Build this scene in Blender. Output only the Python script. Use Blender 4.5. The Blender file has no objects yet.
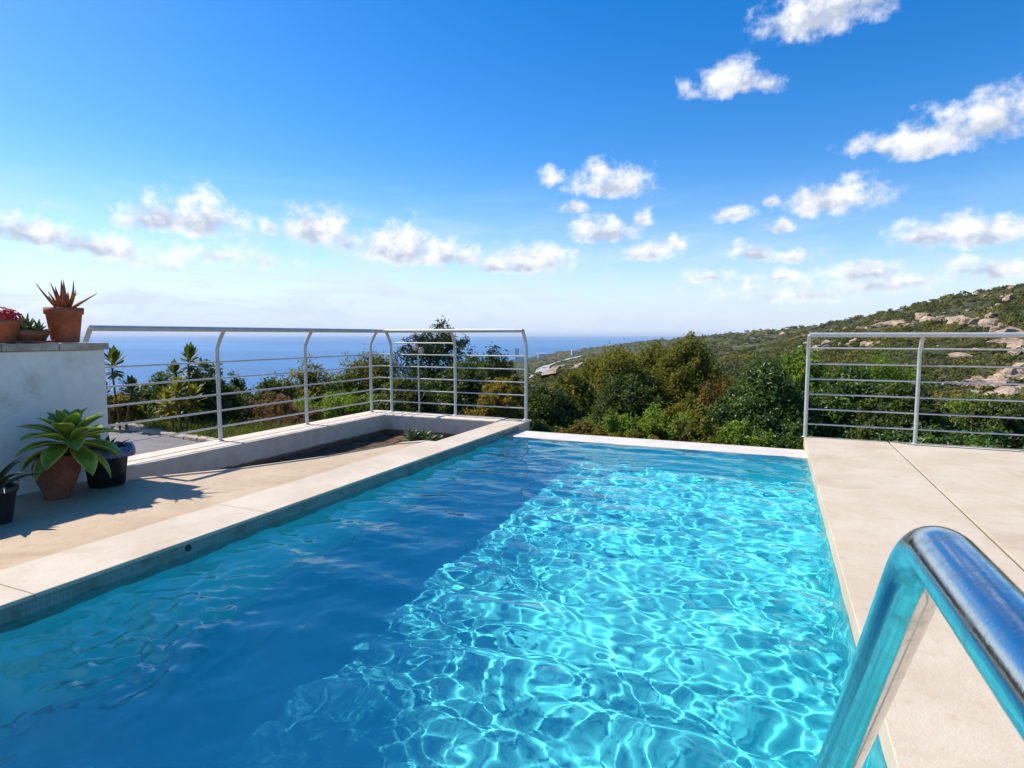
import bpy, math, random
import numpy as np
R = math.radians
SC = bpy.context.scene
COL = SC.collection
rng = np.random.default_rng(7)
random.seed(7)

# ------------------------------------------------------------------ camera, sky, sun, exposure
F = 600.0; PITCH = math.atan(49 / 600.0); YAW = R(23.6); EYE = 1.02
cam_d = bpy.data.cameras.new('camera'); cam = bpy.data.objects.new('camera', cam_d); COL.objects.link(cam)
cam.location = (0, 0, EYE); cam.rotation_euler = (R(90) - PITCH, 0, YAW)
cam_d.sensor_width = 36.0; cam_d.lens = 36.0 * F / 1024; cam_d.clip_start = 0.02; cam_d.clip_end = 200000
SC.camera = cam
SC.view_settings.view_transform = 'Standard'; SC.view_settings.look = 'None'
SC.view_settings.exposure = 0.63; SC.view_settings.gamma = 1.0; SC.view_settings.use_curve_mapping = False

SUN_EL = R(48); SUN_AZ = R(-91.0)            # azimuth measured clockwise from +Y
sdir = np.array([math.sin(SUN_AZ) * math.cos(SUN_EL), math.cos(SUN_AZ) * math.cos(SUN_EL), math.sin(SUN_EL)])
sun_d = bpy.data.lights.new('sun', 'SUN'); sun = bpy.data.objects.new('sun', sun_d); COL.objects.link(sun)
sun_d.energy = 4.35; sun_d.angle = R(0.55); sun_d.color = (1.0, 0.955, 0.88)
sun.rotation_euler = (R(90) - SUN_EL, 0, math.pi - SUN_AZ)   # lamp's -Z points away from the sun
sun_d.cycles.is_caustics_light = True

SC.cycles.max_bounces = 10; SC.cycles.transmission_bounces = 8; SC.cycles.transparent_max_bounces = 8
SC.cycles.diffuse_bounces = 6; SC.cycles.glossy_bounces = 4
SC.cycles.caustics_refractive = True; SC.cycles.caustics_reflective = False
SC.cycles.use_denoising = True; SC.cycles.sample_clamp_indirect = 6.0

FWD = np.array([-math.sin(YAW) * math.cos(PITCH), math.cos(YAW) * math.cos(PITCH), -math.sin(PITCH)])
RGT = np.array([math.cos(YAW), math.sin(YAW), 0.0]); UPV = np.cross(RGT, FWD); EYEP = np.array([0, 0, EYE])
def sight(x, y):
    d = FWD * F + RGT * (x - 512) - UPV * (y - 384); return d / np.linalg.norm(d)
def at(x, y, z):                               # where a line of sight meets the level z
    d = sight(x, y); return EYEP + d * ((z - EYE) / d[2])

# ------------------------------------------------------------------ node helpers
class G:
    def __init__(s, nt): s.nt = nt; s.n = nt.nodes; s.l = nt.links
    def node(s, typ, ins=None, **kw):
        nd = s.n.new(typ)
        for k, v in kw.items(): setattr(nd, k, v)
        if ins:
            for k, v in ins.items():
                sock = nd.inputs[k]
                if isinstance(v, bpy.types.NodeSocket): s.l.new(v, sock)
                else: sock.default_value = v
        return nd
    def math(s, op, a, b=0.0, c=0.0, clamp=False):
        return s.node('ShaderNodeMath', {0: a, 1: b, 2: c}, operation=op, use_clamp=clamp).outputs[0]
    def vmath(s, op, a, b=(0, 0, 0), out=0):
        return s.node('ShaderNodeVectorMath', {0: a, 1: b}, operation=op).outputs[out]
    def mix(s, f, a, b, mode='MIX'):
        nd = s.node('ShaderNodeMix', data_type='RGBA', blend_type=mode)
        for i, v in ((0, f), (6, a), (7, b)):
            if isinstance(v, bpy.types.NodeSocket): s.l.new(v, nd.inputs[i])
            else: nd.inputs[i].default_value = v if i == 0 else (tuple(v) + (1,))[:4]
        return nd.outputs[2]
    def noise(s, vec, scale, detail=4, rough=0.55, dist=0.0, out=0):
        return s.node('ShaderNodeTexNoise', {'Vector': vec, 'Scale': scale, 'Detail': detail, 'Roughness': rough, 'Distortion': dist}).outputs[out]
    def ramp(s, f, stops, interp='LINEAR'):
        nd = s.node('ShaderNodeValToRGB', {0: f}); cr = nd.color_ramp; cr.interpolation = interp
        while len(cr.elements) < len(stops): cr.elements.new(0.5)
        for e, (p, c) in zip(cr.elements, stops):
            e.position = p; e.color = (tuple(c) + (1,))[:4] if hasattr(c, '__len__') else (c, c, c, 1)
        return nd.outputs[0]
    def smooth(s, v, a, b):
        nd = s.node('ShaderNodeMapRange', {0: v, 1: a, 2: b, 3: 0.0, 4: 1.0}, interpolation_type='SMOOTHSTEP'); return nd.outputs[0]

def new_mat(name):
    m = bpy.data.materials.new(name); m.use_nodes = True; m.node_tree.nodes.clear()
    g = G(m.node_tree); out = g.node('ShaderNodeOutputMaterial')
    return m, g, out

def pmat(name, col, rough=0.6, metal=0.0, var=0.12, scale=6.0, bump=0.0, bscale=60.0, col2=None, spec=0.5, coord='Object', mottled=None):
    """principled with two scales of colour variation and a bump"""
    m, g, out = new_mat(name)
    tc = g.node('ShaderNodeTexCoord').outputs[coord]
    n1 = g.noise(tc, scale, 5, 0.6); n2 = g.noise(tc, scale * 7.3, 4, 0.6)
    c2 = col2 or tuple(max(0, c * (1 - 2.2 * var)) for c in col)
    f = g.math('ADD', g.math('MULTIPLY', n1, 0.65), g.math('MULTIPLY', n2, 0.35))
    c = g.mix(g.smooth(f, 0.36, 0.64), c2, col)
    if mottled:
        c = g.mix(g.smooth(g.noise(tc, mottled[1], 6, 0.65, 0.6), 0.52, 0.70), c, mottled[0])
    b = g.node('ShaderNodeBsdfPrincipled', {'Base Color': c, 'Roughness': rough, 'Metallic': metal, 'Specular IOR Level': spec})
    if bump:
        nb = g.noise(tc, bscale, 5, 0.6)
        bn = g.node('ShaderNodeBump', {'Height': nb, 'Strength': bump, 'Distance': 0.02})
        g.l.new(bn.outputs[0], b.inputs['Normal'])
    g.l.new(b.outputs[0], out.inputs[0])
    return m

# ------------------------------------------------------------------ sky with clouds
W = bpy.data.worlds.new('World'); SC.world = W; W.use_nodes = True
W.node_tree.nodes.clear(); g = G(W.node_tree)
sky = g.node('ShaderNodeTexSky', sky_type='NISHITA')
sky.sun_disc = False; sky.sun_elevation = SUN_EL; sky.sun_rotation = SUN_AZ
sky.altitude = 60; sky.air_density = 1.0; sky.dust_density = 0.35; sky.ozone_density = 2.2
dirv = g.node('ShaderNodeTexCoord').outputs['Generated']
CLOUDS = [ # x, y, half width, half height (pixels of the photograph, turned into directions), fullness
 (822,8,62,28,1),(868,2,30,14,.7),(732,79,34,19,.9),(690,90,11,9,.6),(765,84,16,9,.5),
 (612,181,46,21,1),(553,178,13,9,.55),(575,208,13,9,.9),(605,230,40,18,1),(641,219,17,11,.8),(649,250,30,13,1),(678,244,13,8,.8),
 (528,257,42,19,1),(498,262,24,12,.9),(402,241,52,22,1),(452,254,42,16,.9),(312,225,36,25,1),(348,240,22,12,.7),(272,228,14,9,.6),
 (200,215,44,27,1),(155,218,36,17,.9),(38,229,50,22,1),(88,243,50,17,.85),(-8,222,30,20,.9),(120,250,80,14,.55),(225,254,60,12,.5),
 (930,136,58,23,1),(998,116,38,28,.95),(880,144,34,11,.7),(833,197,54,20,1),(735,214,24,10,.9),(772,198,12,9,.75),(779,226,16,9,.8),
 (976,230,68,21,1),(925,236,30,11,.9),(755,250,24,12,1),(792,255,28,10,.9),(870,268,46,13,.85),(985,268,40,13,.8),
 (708,276,24,8,.7),(776,276,30,8,.6),(900,280,90,11,.6),(790,290,80,10,.5)]
warp = g.vmath('SCALE', g.vmath('SUBTRACT', g.noise(dirv, 9.0, 5, 0.6, out=1), (0.5, 0.5, 0.5)), out=0)
warp.node.inputs[3].default_value = 0.042
dw = g.vmath('ADD', dirv, warp)
best = None
for (x, y, w, h, full) in CLOUDS:
    c = sight(x, y); r = np.cross(c, (0, 0, 1)); r /= np.linalg.norm(r); u = np.cross(r, c)
    dep = 600 / (c @ FWD * 0 + 600)  # unit
    wr = w / 600 * (c @ FWD); hr = 1.22 * h / 600 * (c @ FWD)
    a = g.vmath('DOT_PRODUCT', dw, tuple(r / wr), out=1)
    b = g.math('SUBTRACT', g.vmath('DOT_PRODUCT', dw, tuple(u / hr), out=1), float(c @ (u / hr)))
    b = g.math('ADD', b, 0.25); b0 = b
    b = g.math('MAXIMUM', b, g.math('MULTIPLY', b, -2.0))
    ln = g.vmath('LENGTH', g.node('ShaderNodeCombineXYZ', {0: a, 1: b}).outputs[0], out=1)
    f = g.math('MULTIPLY_ADD', ln, -full, full)
    un = g.math('MULTIPLY', g.math('MAXIMUM', f, 0.0), g.math('MULTIPLY_ADD', b0, -2.2, 0.45, clamp=True)); under = un if best is None else g.math('MAXIMUM', under, un)
    best = f if best is None else g.math('SMOOTH_MAX', best, f, 0.12)
nv = g.vmath('MULTIPLY', dirv, (1, 1, 1.08))
nz = g.noise(nv, 30.0, 9, 0.60)
tosun = tuple(np.array([-0.030, -0.004, 0.030]))
nz2 = g.noise(g.vmath('MULTIPLY', g.vmath('ADD', dirv, tosun), (1, 1, 1.08)), 30.0, 5, 0.55)
fld = g.math('MULTIPLY_ADD', g.math('SUBTRACT', nz, 0.44), 2.2, best)
alpha = g.smooth(fld, -0.02, 0.85)
lit = g.math('ADD', 0.58, g.math('MULTIPLY', g.math('SUBTRACT', nz, nz2), 2.6), clamp=True)
lit = g.math('ADD', lit, g.math('MULTIPLY', g.smooth(fld, 0.9, 0.2), 0.25), clamp=True)
lit = g.math('SUBTRACT', lit, g.math('MULTIPLY', under, 1.0), clamp=True)
ccol = g.mix(lit, (3.2, 3.6, 4.4), (6.5, 6.5, 6.55))
# thin high veil and the pale band above the sea
sep = g.node('ShaderNodeSeparateXYZ', {0: dirv}).outputs
veil = g.noise(g.vmath('MULTIPLY', dirv, (1, 1, 5.0)), 7.0, 8, 0.62, 0.5)
west = g.smooth(g.vmath('DOT_PRODUCT', dirv, (-0.93, 0.37, 0), out=1), 0.1, 1.0)
band = g.math('MULTIPLY', g.smooth(sep[2], 0.27, 0.0), g.math('ADD', 0.42, g.math('MULTIPLY', west, 0.62)))
veil = g.math('MULTIPLY', band, g.math('ADD', 0.46, g.math('MULTIPLY', g.smooth(veil, 0.38, 0.68), 0.75)), clamp=True)
skyc = g.node('ShaderNodeHueSaturation', {'Color': sky.outputs[0], 'Saturation': 1.48, 'Value': 1.05, 'Hue': 0.507}).outputs[0]
c = g.mix(veil, skyc, (4.5, 5.15, 6.2))
c = g.mix(g.math('MULTIPLY', g.smooth(sep[2], 0.13, 0.0), 0.8), c, (4.0, 4.7, 5.8))
c = g.mix(g.math('MULTIPLY', alpha, 0.96), c, ccol)
bg = g.node('ShaderNodeBackground', {'Color': c, 'Strength': 0.113})
g.l.new(bg.outputs[0], g.node('ShaderNodeOutputWorld').inputs[0])

# ------------------------------------------------------------------ mesh helpers
class MB:
    """collects shapes for ONE mesh object"""
    def __init__(s): s.v = []; s.f = []; s.n = 0; s.sm = []
    def add(s, verts, faces, smooth=False):
        verts = [tuple(p) for p in verts]
        s.v += verts; s.f += [tuple(i + s.n for i in f) for f in faces]; s.sm += [smooth] * len(faces); s.n += len(verts); return s
    def box(s, x0, x1, y0, y1, z0, z1):
        return s.prism([(x0, y0), (x1, y0), (x1, y1), (x0, y1)], z0, z1)
    def prism(s, poly, z0, z1):
        a = sum(poly[i][0] * poly[(i + 1) % len(poly)][1] - poly[(i + 1) % len(poly)][0] * poly[i][1] for i in range(len(poly)))
        if a < 0: poly = poly[::-1]
        n = len(poly)
        v = [(x, y, z0) for x, y in poly] + [(x, y, z1) for x, y in poly]
        f = [tuple(range(n))[::-1], tuple(range(n, 2 * n))] + [(i, (i + 1) % n, n + (i + 1) % n, n + i) for i in range(n)]
        return s.add(v, f)
    def tube(s, pts, rad, seg=12, caps=True):
        pts = np.array(pts, float); n = len(pts)
        rad = np.full(n, rad) if np.isscalar(rad) else np.array(rad)
        t = np.gradient(pts, axis=0); t /= np.linalg.norm(t, axis=1)[:, None]
        ref = np.array([0, 0, 1.0]) if abs(t[0][2]) < 0.9 else np.array([1.0, 0, 0])
        nrm = np.cross(t[0], ref); nrm /= np.linalg.norm(nrm)
        v = []
        for i in range(n):
            nrm = nrm - t[i] * (nrm @ t[i]); nrm /= np.linalg.norm(nrm); b = np.cross(t[i], nrm)
            for k in range(seg):
                a = 2 * math.pi * k / seg
                v.append(pts[i] + rad[i] * (math.cos(a) * nrm + math.sin(a) * b))
        f = [(i * seg + k, i * seg + (k + 1) % seg, (i + 1) * seg + (k + 1) % seg, (i + 1) * seg + k) for i in range(n - 1) for k in range(seg)]
        s.add(v, f, True)
        if caps:
            s.add([v[k] for k in range(seg)], [tuple(range(seg))[::-1]]); s.add([v[(n - 1) * seg + k] for k in range(seg)], [tuple(range(seg))])
        return s
    def lathe(s, prof, seg=40, wob=0.0):
        v = []; n = len(prof)
        for (r, z) in prof:
            for k in range(seg):
                a = 2 * math.pi * k / seg; rr = r * (1 + wob * math.sin(3 * a + 1) + wob * 0.6 * math.sin(7 * a + z * 20))
                v.append((rr * math.cos(a), rr * math.sin(a), z))
        f = [(i * seg + k, i * seg + (k + 1) % seg, (i + 1) * seg + (k + 1) % seg, (i + 1) * seg + k) for i in range(n - 1) for k in range(seg)]
        return s.add(v, f, True)
    def build(s, name, mat, parent=None, bevel=0.0):
        me = bpy.data.meshes.new(name); me.from_pydata(s.v, [], s.f); me.polygons.foreach_set('use_smooth', s.sm); me.update()
        o = link(name, me, mat, parent)
        if bevel:
            md = o.modifiers.new('bevel', 'BEVEL'); md.width = bevel; md.segments = 2; md.limit_method = 'ANGLE'; md.angle_limit = R(40)
        return o

def link(name, me, mat, parent=None):
    if mat and not me.materials: me.materials.append(mat)
    o = bpy.data.objects.new(name, me); COL.objects.link(o)
    if parent: o.parent = parent
    return o
def empty(name, loc, rz=0.0):
    o = bpy.data.objects.new(name, None); COL.objects.link(o); o.location = tuple(loc); o.rotation_euler = (0, 0, rz); o.empty_display_size = 0.1; return o
def tag(o, label, cat, group=None, kind=None):
    o['label'] = label; o['category'] = cat
    if group: o['group'] = group
    if kind: o['kind'] = kind
    return o
def struct(o, label=None, cat=None, kind='structure'):
    o['kind'] = kind
    if label: o['label'] = label
    if cat: o['category'] = cat
    return o
def mesh_np(name, v, f, smooth=False, attr=None):
    v = np.asarray(v, np.float32); f = np.asarray(f, np.int32); k = f.shape[1]
    me = bpy.data.meshes.new(name); me.vertices.add(len(v)); me.loops.add(f.size); me.polygons.add(len(f))
    me.vertices.foreach_set('co', v.ravel()); me.loops.foreach_set('vertex_index', f.ravel())
    me.polygons.foreach_set('loop_start', np.arange(0, f.size, k, dtype=np.int32))
    me.polygons.foreach_set('loop_total', np.full(len(f), k, np.int32))
    me.polygons.foreach_set('use_smooth', np.full(len(f), smooth))
    me.update(calc_edges=True)
    if attr is not None:
        a = me.attributes.new('rnd', 'FLOAT', 'FACE'); a.data.foreach_set('value', np.asarray(attr, np.float32))
    return me

def vnoise(x, y, seed=0):                     # value noise, vectorised
    x = np.asarray(x, float); y = np.asarray(y, float)
    xi = np.floor(x).astype(np.int64); yi = np.floor(y).astype(np.int64); fx = x - xi; fy = y - yi
    def hsh(a, b):
        h = (a * 374761393 + b * 668265263 + seed * 1274126177) & 0xffffffff
        h = ((h ^ (h >> 13)) * 1274126177) & 0xffffffff
        return ((h ^ (h >> 16)) & 0xffff) / 65535.0
    u = fx * fx * (3 - 2 * fx); w = fy * fy * (3 - 2 * fy)
    return (hsh(xi, yi) * (1 - u) + hsh(xi + 1, yi) * u) * (1 - w) + (hsh(xi, yi + 1) * (1 - u) + hsh(xi + 1, yi + 1) * u) * w
def fbm(x, y, oct=4, seed=0):
    s = 0; a = 0.5
    for o in range(oct): s = s + a * vnoise(x * 2 ** o, y * 2 ** o, seed + o); a *= 0.5
    return s / (1 - 0.5 ** oct)

# ------------------------------------------------------------------ terrain
SEA = -70.0
SKY_PX = [(300,385),(400,378),(440,366),(470,360),(500,358),(530,356),(560,352),(600,346.5),(650,340),(700,335.5),(750,331),(806,326.5),(850,319),(900,308),(950,297),(1000,288),(1024,283),(1150,262),(1400,240)]
_az = []; _el = []
for x, y in SKY_PX:
    d = sight(x, y); _az.append(math.degrees(math.atan2(d[0], d[1]))); _el.append(math.degrees(math.asin(d[2])))
RID_AZ = [sk for sk in (-60, -30, -20, -13, -5, 2, 9, 17, 40)]
RID_R = [700, 1500, 1500, 1100, 760, 560, 430, 360, 320]
def terrain(x, y, noise=True):
    x = np.asarray(x, float); y = np.asarray(y, float)
    r = np.maximum(np.hypot(x, y), 0.5); az = np.degrees(np.arctan2(x, y))
    e = np.interp(az, _az, _el); e = np.where(az < _az[0], np.interp(az, [-180, -60, _az[0]], [-6.6, -6.6, _el[0]]), e)
    Rr = np.interp(az, RID_AZ, RID_R)
    L = np.log(r)
    k = np.clip((az + 33) / 14, 0, 1); k = k * k * (3 - 2 * k)       # 0: seaward slope, 1: valley and hill
    def prof(knots):
        out = np.full_like(r, 0.0); xs = [np.log(a) if np.isscalar(a) else np.log(a) for a, _ in knots]
        out = np.broadcast_to(knots[0][1], r.shape).astype(float).copy()
        for (x0, v0), (x1, v1) in zip(zip(xs, [b for _, b in knots]), zip(xs[1:], [b for _, b in knots][1:])):
            t = np.clip((L - x0) / (x1 - x0), 0, 1)
            out = np.where(L >= x0, v0 + (v1 - v0) * t, out)
        return out
    zr = prof([(7.0, -22.0), (12.0, -14.0), (25.0, -9.5), (60.0, -7.4), (150.0, -5.2 + (e + 5.2) * 0.22), (Rr * 0.62, -5.2 + (e + 5.2) * 0.72), (Rr, e), (Rr * 2.5, e - 6.0)])
    zl = prof([(6.0, -14.0), (9.0, -10.0), (14.0, -9.0), (30.0, -8.0), (100.0, -7.2), (500.0, -6.8), (900.0, np.minimum(e, -4.6)), (1600.0, np.minimum(e, -2.6)), (4000.0, e - 7.0)])
    a = zl + (zr - zl) * k
    z = EYE + r * np.tan(np.radians(a))
    if noise:
        amp = np.clip((r - 8) / 60, 0, 1)
        z = z + amp * r * 0.010 * (fbm(x / (8 + r * 0.06), y / (8 + r * 0.06), 5, 3) - 0.5) * np.clip((Rr * 1.02 - r) / (Rr * 0.5), 0.12, 1)
        z = z + amp * r * 0.006 * (fbm(az * 0.9, L * 8, 4, 9) - 0.5)
    z = np.where((x > -5.0) & (y < 6.75), np.minimum(z, -0.6), z)
    z = np.where((x > -3.3) & (y < 6.75), -2.9, z)
    z = np.where((y < 0) & (x <= -3.3), np.maximum(z, -1.0), z)
    return np.maximum(z, SEA - 6)

NA = 1440; rs = np.concatenate([[1.5, 2.5, 3.2], np.geomspace(3.9, 3600, 150)])
azs = np.radians(np.linspace(-180, 180, NA, endpoint=False))
X = np.outer(rs, np.sin(azs)); Y = np.outer(rs, np.cos(azs)); Z = terrain(X, Y)
V = np.stack([X, Y, Z], -1).reshape(-1, 3)
ii = np.arange(len(rs) - 1)[:, None] * NA; jj = np.arange(NA)[None, :]; j2 = (jj + 1) % NA
Fq = np.stack([ii + jj, ii + j2, ii + NA + j2, ii + NA + jj], -1).reshape(-1, 4)
m_ground, g, out = new_mat('dry hillside soil and low scrub')
tc = g.node('ShaderNodeNewGeometry').outputs['Position']
gn = g.noise(tc, 0.035, 8, 0.68); gn2 = g.noise(tc, 0.45, 7, 0.75); gn3 = g.noise(tc, 0.009, 4, 0.6)
c = g.ramp(gn, [(0.30, (0.025, 0.032, 0.012)), (0.48, (0.050, 0.056, 0.020)), (0.60, (0.095, 0.085, 0.035)), (0.70, (0.26, 0.20, 0.12))])
c = g.mix(g.smooth(gn2, 0.5, 0.72), c, (0.05, 0.06, 0.02))
c = g.mix(g.math('MULTIPLY', g.smooth(gn3, 0.55, 0.7), 0.5), c, (0.075, 0.075, 0.025))
b = g.node('ShaderNodeBsdfPrincipled', {'Base Color': c, 'Roughness': 0.9, 'Specular IOR Level': 0.15})
bn = g.node('ShaderNodeBump', {'Height': gn2, 'Strength': 0.6, 'Distance': 0.5}); g.l.new(bn.outputs[0], b.inputs['Normal'])
g.l.new(b.outputs[0], out.inputs[0])
struct(link('terrain', mesh_np('terrain', V, Fq, True), m_ground), 'scrubby hillside and valley falling to the sea', 'terrain')

def on_terrain(px, py):                        # where a line of sight meets the hillside
    d = sight(px, py); t = np.geomspace(7.5, 3400, 1600); P = EYEP + t[:, None] * d
    hit = np.nonzero(P[:, 2] < terrain(P[:, 0], P[:, 1]))[0]
    return P[hit[0]] if len(hit) else None

# sea
m_sea, g, out = new_mat('deep blue sea')
tc = g.node('ShaderNodeNewGeometry').outputs['Position']
st = g.noise(g.vmath('MULTIPLY', tc, (0.0004, 0.0011, 0)), 1.0, 6, 0.6, 0.4)
c = g.mix(g.smooth(st, 0.40, 0.66), (0.018, 0.105, 0.255), (0.038, 0.185, 0.39))
wv = g.noise(g.vmath('MULTIPLY', tc, (0.05, 0.11, 0)), 1.0, 6, 0.65)
b = g.node('ShaderNodeBsdfPrincipled', {'Base Color': c, 'Roughness': 0.32, 'Specular IOR Level': 0.28})
bn = g.node('ShaderNodeBump', {'Height': wv, 'Strength': 0.6, 'Distance': 4.0}); g.l.new(bn.outputs[0], b.inputs['Normal'])
g.l.new(b.outputs[0], out.inputs[0])
seam = MB(); NS = 96
rr = [0, 300, 1000, 4000, 15000, 70000]
sv = [(0, 0, SEA)] + [(q * math.sin(2 * math.pi * k / NS), q * math.cos(2 * math.pi * k / NS), SEA) for q in rr[1:] for k in range(NS)]
sf = [(0, 1 + (k + 1) % NS, 1 + k) for k in range(NS)] + [(1 + i * NS + k, 1 + i * NS + (k + 1) % NS, 1 + (i + 1) * NS + (k + 1) % NS, 1 + (i + 1) * NS + k) for i in range(len(rr) - 2) for k in range(NS)]
seam.add(sv, sf); struct(seam.build('sea', m_sea), 'calm blue sea out to the horizon', 'sea')

# ------------------------------------------------------------------ pool
XL, XR, YN, YF, WZ, FZ = -2.65, 0.30, -0.65, 5.93, -0.086, -1.02
YB = 6.34; YE = 6.65                             # back of the rim, end of the coping and planter
def stone(name, col, col2, warm, joint=0.0):
    m, g, out = new_mat(name)
    tc = g.node('ShaderNodeTexCoord').outputs['Object']
    n1 = g.noise(tc, 2.1, 6, 0.62, 0.3); n2 = g.noise(tc, 14.0, 6, 0.7); n3 = g.noise(tc, 90.0, 3, 0.6)
    c = g.mix(g.smooth(n1, 0.35, 0.68), col, col2)
    c = g.mix(g.math('MULTIPLY', g.smooth(n2, 0.50, 0.72), 0.55), c, warm)
    c = g.mix(g.math('MULTIPLY', g.smooth(n3, 0.62, 0.78), 0.30), c, tuple(v * 0.55 for v in warm))
    st_ = g.noise(tc, 0.9, 7, 0.72, 1.2); c = g.mix(g.math('MULTIPLY', g.smooth(st_, 0.50, 0.66), 0.38), c, tuple(v * 0.80 for v in warm))
    st2 = g.noise(tc, 5.5, 6, 0.75, 0.8); c = g.mix(g.math('MULTIPLY', g.smooth(st2, 0.60, 0.72), 0.45), c, tuple(v * 0.62 for v in warm))
    b = g.node('ShaderNodeBsdfPrincipled', {'Base Color': c, 'Roughness': 0.72, 'Specular IOR Level': 0.3})
    h = g.math('ADD', g.math('MULTIPLY', n2, 0.7), g.math('MULTIPLY', n3, 0.4))
    bn = g.node('ShaderNodeBump', {'Height': h, 'Strength': 0.35, 'Distance': 0.012}); g.l.new(bn.outputs[0], b.inputs['Normal'])
    g.l.new(b.outputs[0], out.inputs[0]); return m
m_coping = stone('pale limestone coping', (0.57, 0.48, 0.37), (0.50, 0.405, 0.30), (0.50, 0.365, 0.235))
m_deck = stone('rough sandy limestone paving', (0.50, 0.375, 0.245), (0.42, 0.30, 0.185), (0.36, 0.235, 0.13))
m_rdeck = stone('smooth cream limestone slabs', (0.56, 0.465, 0.345), (0.50, 0.40, 0.28), (0.47, 0.335, 0.205))
m_white = pmat('white plaster', (0.86, 0.795, 0.71), 0.7, var=0.06, scale=2.5, bump=0.25, bscale=40, mottled=((0.66, 0.58, 0.48), 2.6))
m_rim = pmat('white rim plaster', (0.66, 0.585, 0.49), 0.6, var=0.08, scale=5, bump=0.1)
m_joint = pmat('dark joint', (0.05, 0.038, 0.028), 0.9, var=0.2)

# basin lining
m_pool, g, out = new_mat('turquoise pool lining')
tc = g.node('ShaderNodeNewGeometry').outputs['Position']
n1 = g.noise(tc, 1.1, 4, 0.5); n2 = g.noise(tc, 30.0, 3, 0.5)
c = g.mix(g.smooth(n1, 0.3, 0.7), (0.15, 0.77, 0.79), (0.19, 0.82, 0.82))
c = g.mix(g.math('MULTIPLY', g.smooth(n2, 0.5, 0.75), 0.25), c, (0.25, 0.85, 0.83))
g.l.new(g.node('ShaderNodeBsdfDiffuse', {'Color': c}).outputs[0], out.inputs[0])
m_tile, g, out = new_mat('grey green waterline mosaic')
tc = g.node('ShaderNodeNewGeometry').outputs['Position']
br = g.node('ShaderNodeTexBrick', {'Vector': g.node('ShaderNodeCombineXYZ', {0: g.node('ShaderNodeSeparateXYZ', {0: tc}).outputs[1], 1: g.node('ShaderNodeSeparateXYZ', {0: tc}).outputs[2]}).outputs[0],
     'Color1': (0.15, 0.235, 0.22, 1), 'Color2': (0.21, 0.27, 0.24, 1), 'Mortar': (0.28, 0.29, 0.26, 1), 'Scale': 1.0, 'Mortar Size': 0.002, 'Brick Width': 0.025, 'Row Height': 0.025}, offset=0.0)
c = g.mix(g.smooth(g.noise(tc, 9, 5, 0.65), 0.45, 0.7), br.outputs[0], (0.15, 0.155, 0.13))
g.l.new(g.node('ShaderNodeBsdfPrincipled', {'Base Color': c, 'Roughness': 0.35}).outputs[0], out.inputs[0])

T = 0.25
basin = MB()
basin.box(XL - 0.03 - T, XR + 0.012 + T, YN - T, YB - 0.004, FZ - 0.3, FZ)                 # floor
basin.box(XL - 0.03 - T, XL - 0.03, YN - T, YB - 0.004, FZ + 0.001, -0.19)                  # sides
basin.box(XR + 0.012, XR + 0.012 + T, YN - T, YB - 0.004, FZ + 0.001, -0.19)
basin.box(XL - 0.028, XR + 0.010, YF + 0.006, YB - 0.006, FZ + 0.001, -0.19)
basin.box(XL - 0.028, XR + 0.010, YN - T + 0.002, YN, FZ + 0.001, -0.19)
basin.box(XL - 0.028, XR + 0.010, YN + 0.001, 0.25, FZ + 0.002, FZ + 0.5)                  # entry steps at the near end
basin.box(XL - 0.028, XR + 0.010, YN + 0.001, -0.1, FZ + 0.501, FZ + 0.75)
ob = struct(basin.build('pool_basin', m_pool), 'turquoise lined basin of the swimming pool', 'swimming pool')
ob.cycles.is_caustics_receiver = True
band = MB()
band.box(XL - 0.03 - T + .002, XL - 0.0305, YN - T, YB - 0.008, -0.189, -0.021)
ob2 = struct(band.build('pool_wall', m_tile), 'grey green mosaic band along the waterline', 'tile band')
ob2.cycles.is_caustics_receiver = True
rb = MB(); rb.box(XR + 0.0125, XR + 0.011 + T, YN - T, YB - 0.008, -0.189, -0.041)
rb.box(XL - 0.028, XR + 0.010, YN - T + 0.003, YN - 0.0005, -0.189, -0.041)
ob3 = struct(rb.build('pool_wall', m_rim), 'white plastered pool wall above the waterline', 'pool wall')
rim = MB(); rim.box(XL - 0.03, XR + 0.0115, YF, YB, -0.1895, -0.078)
struct(rim.build('pool_rim', m_rim, bevel=0.012), 'white overflow rim at the far end of the pool', 'pool edge')
outer = MB(); outer.box(XL - 0.28, XR + 0.26, YB + 0.002, YB + 0.10, -3.4, -0.16)
struct(outer.build('pool_outer_wall', m_white), 'plastered outer face below the overflow rim', 'pool wall')

# water surface
dx = 0.0075
nx = int((XR + 0.012 - (XL - 0.03)) / dx) + 2; ny = int((YF + 0.004 - YN) / dx) + 2
gx = np.linspace(XL - 0.0302, XR + 0.0122, nx); gy = np.linspace(YN, YF + 0.003, ny)
GX, GY = np.meshgrid(gx, gy); H = np.zeros_like(GX)
wr = np.random.default_rng(21)
waves = []
for (n_, l0, l1, rms, sp_) in ((150, 0.055, 0.165, 0.026, 0.9), (60, 0.19, 0.60, 0.048, 0.7)):   # fine ripples, longer chop
    grp = []
    for i in range(n_):
        lam = math.exp(wr.uniform(math.log(l0), math.log(l1))); th = wr.normal(math.radians(72), sp_); grp.append((lam, th, wr.uniform(0, 6.283), lam ** 1.25))
    sl = math.sqrt(sum((a * 6.283 / l) ** 2 / 2 for l, _, _, a in grp)); waves += [(l, t, p, a * rms / sl) for l, t, p, a in grp]
wx = 0.10 * (fbm(GX * 1.3, GY * 1.3, 3, 40) - 0.5); wy = 0.10 * (fbm(GX * 1.3 + 7, GY * 1.3, 3, 41) - 0.5)
env = 0.50 + 1.0 * fbm(GX * 0.9 + 3, GY * 0.9, 3, 44)
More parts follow.
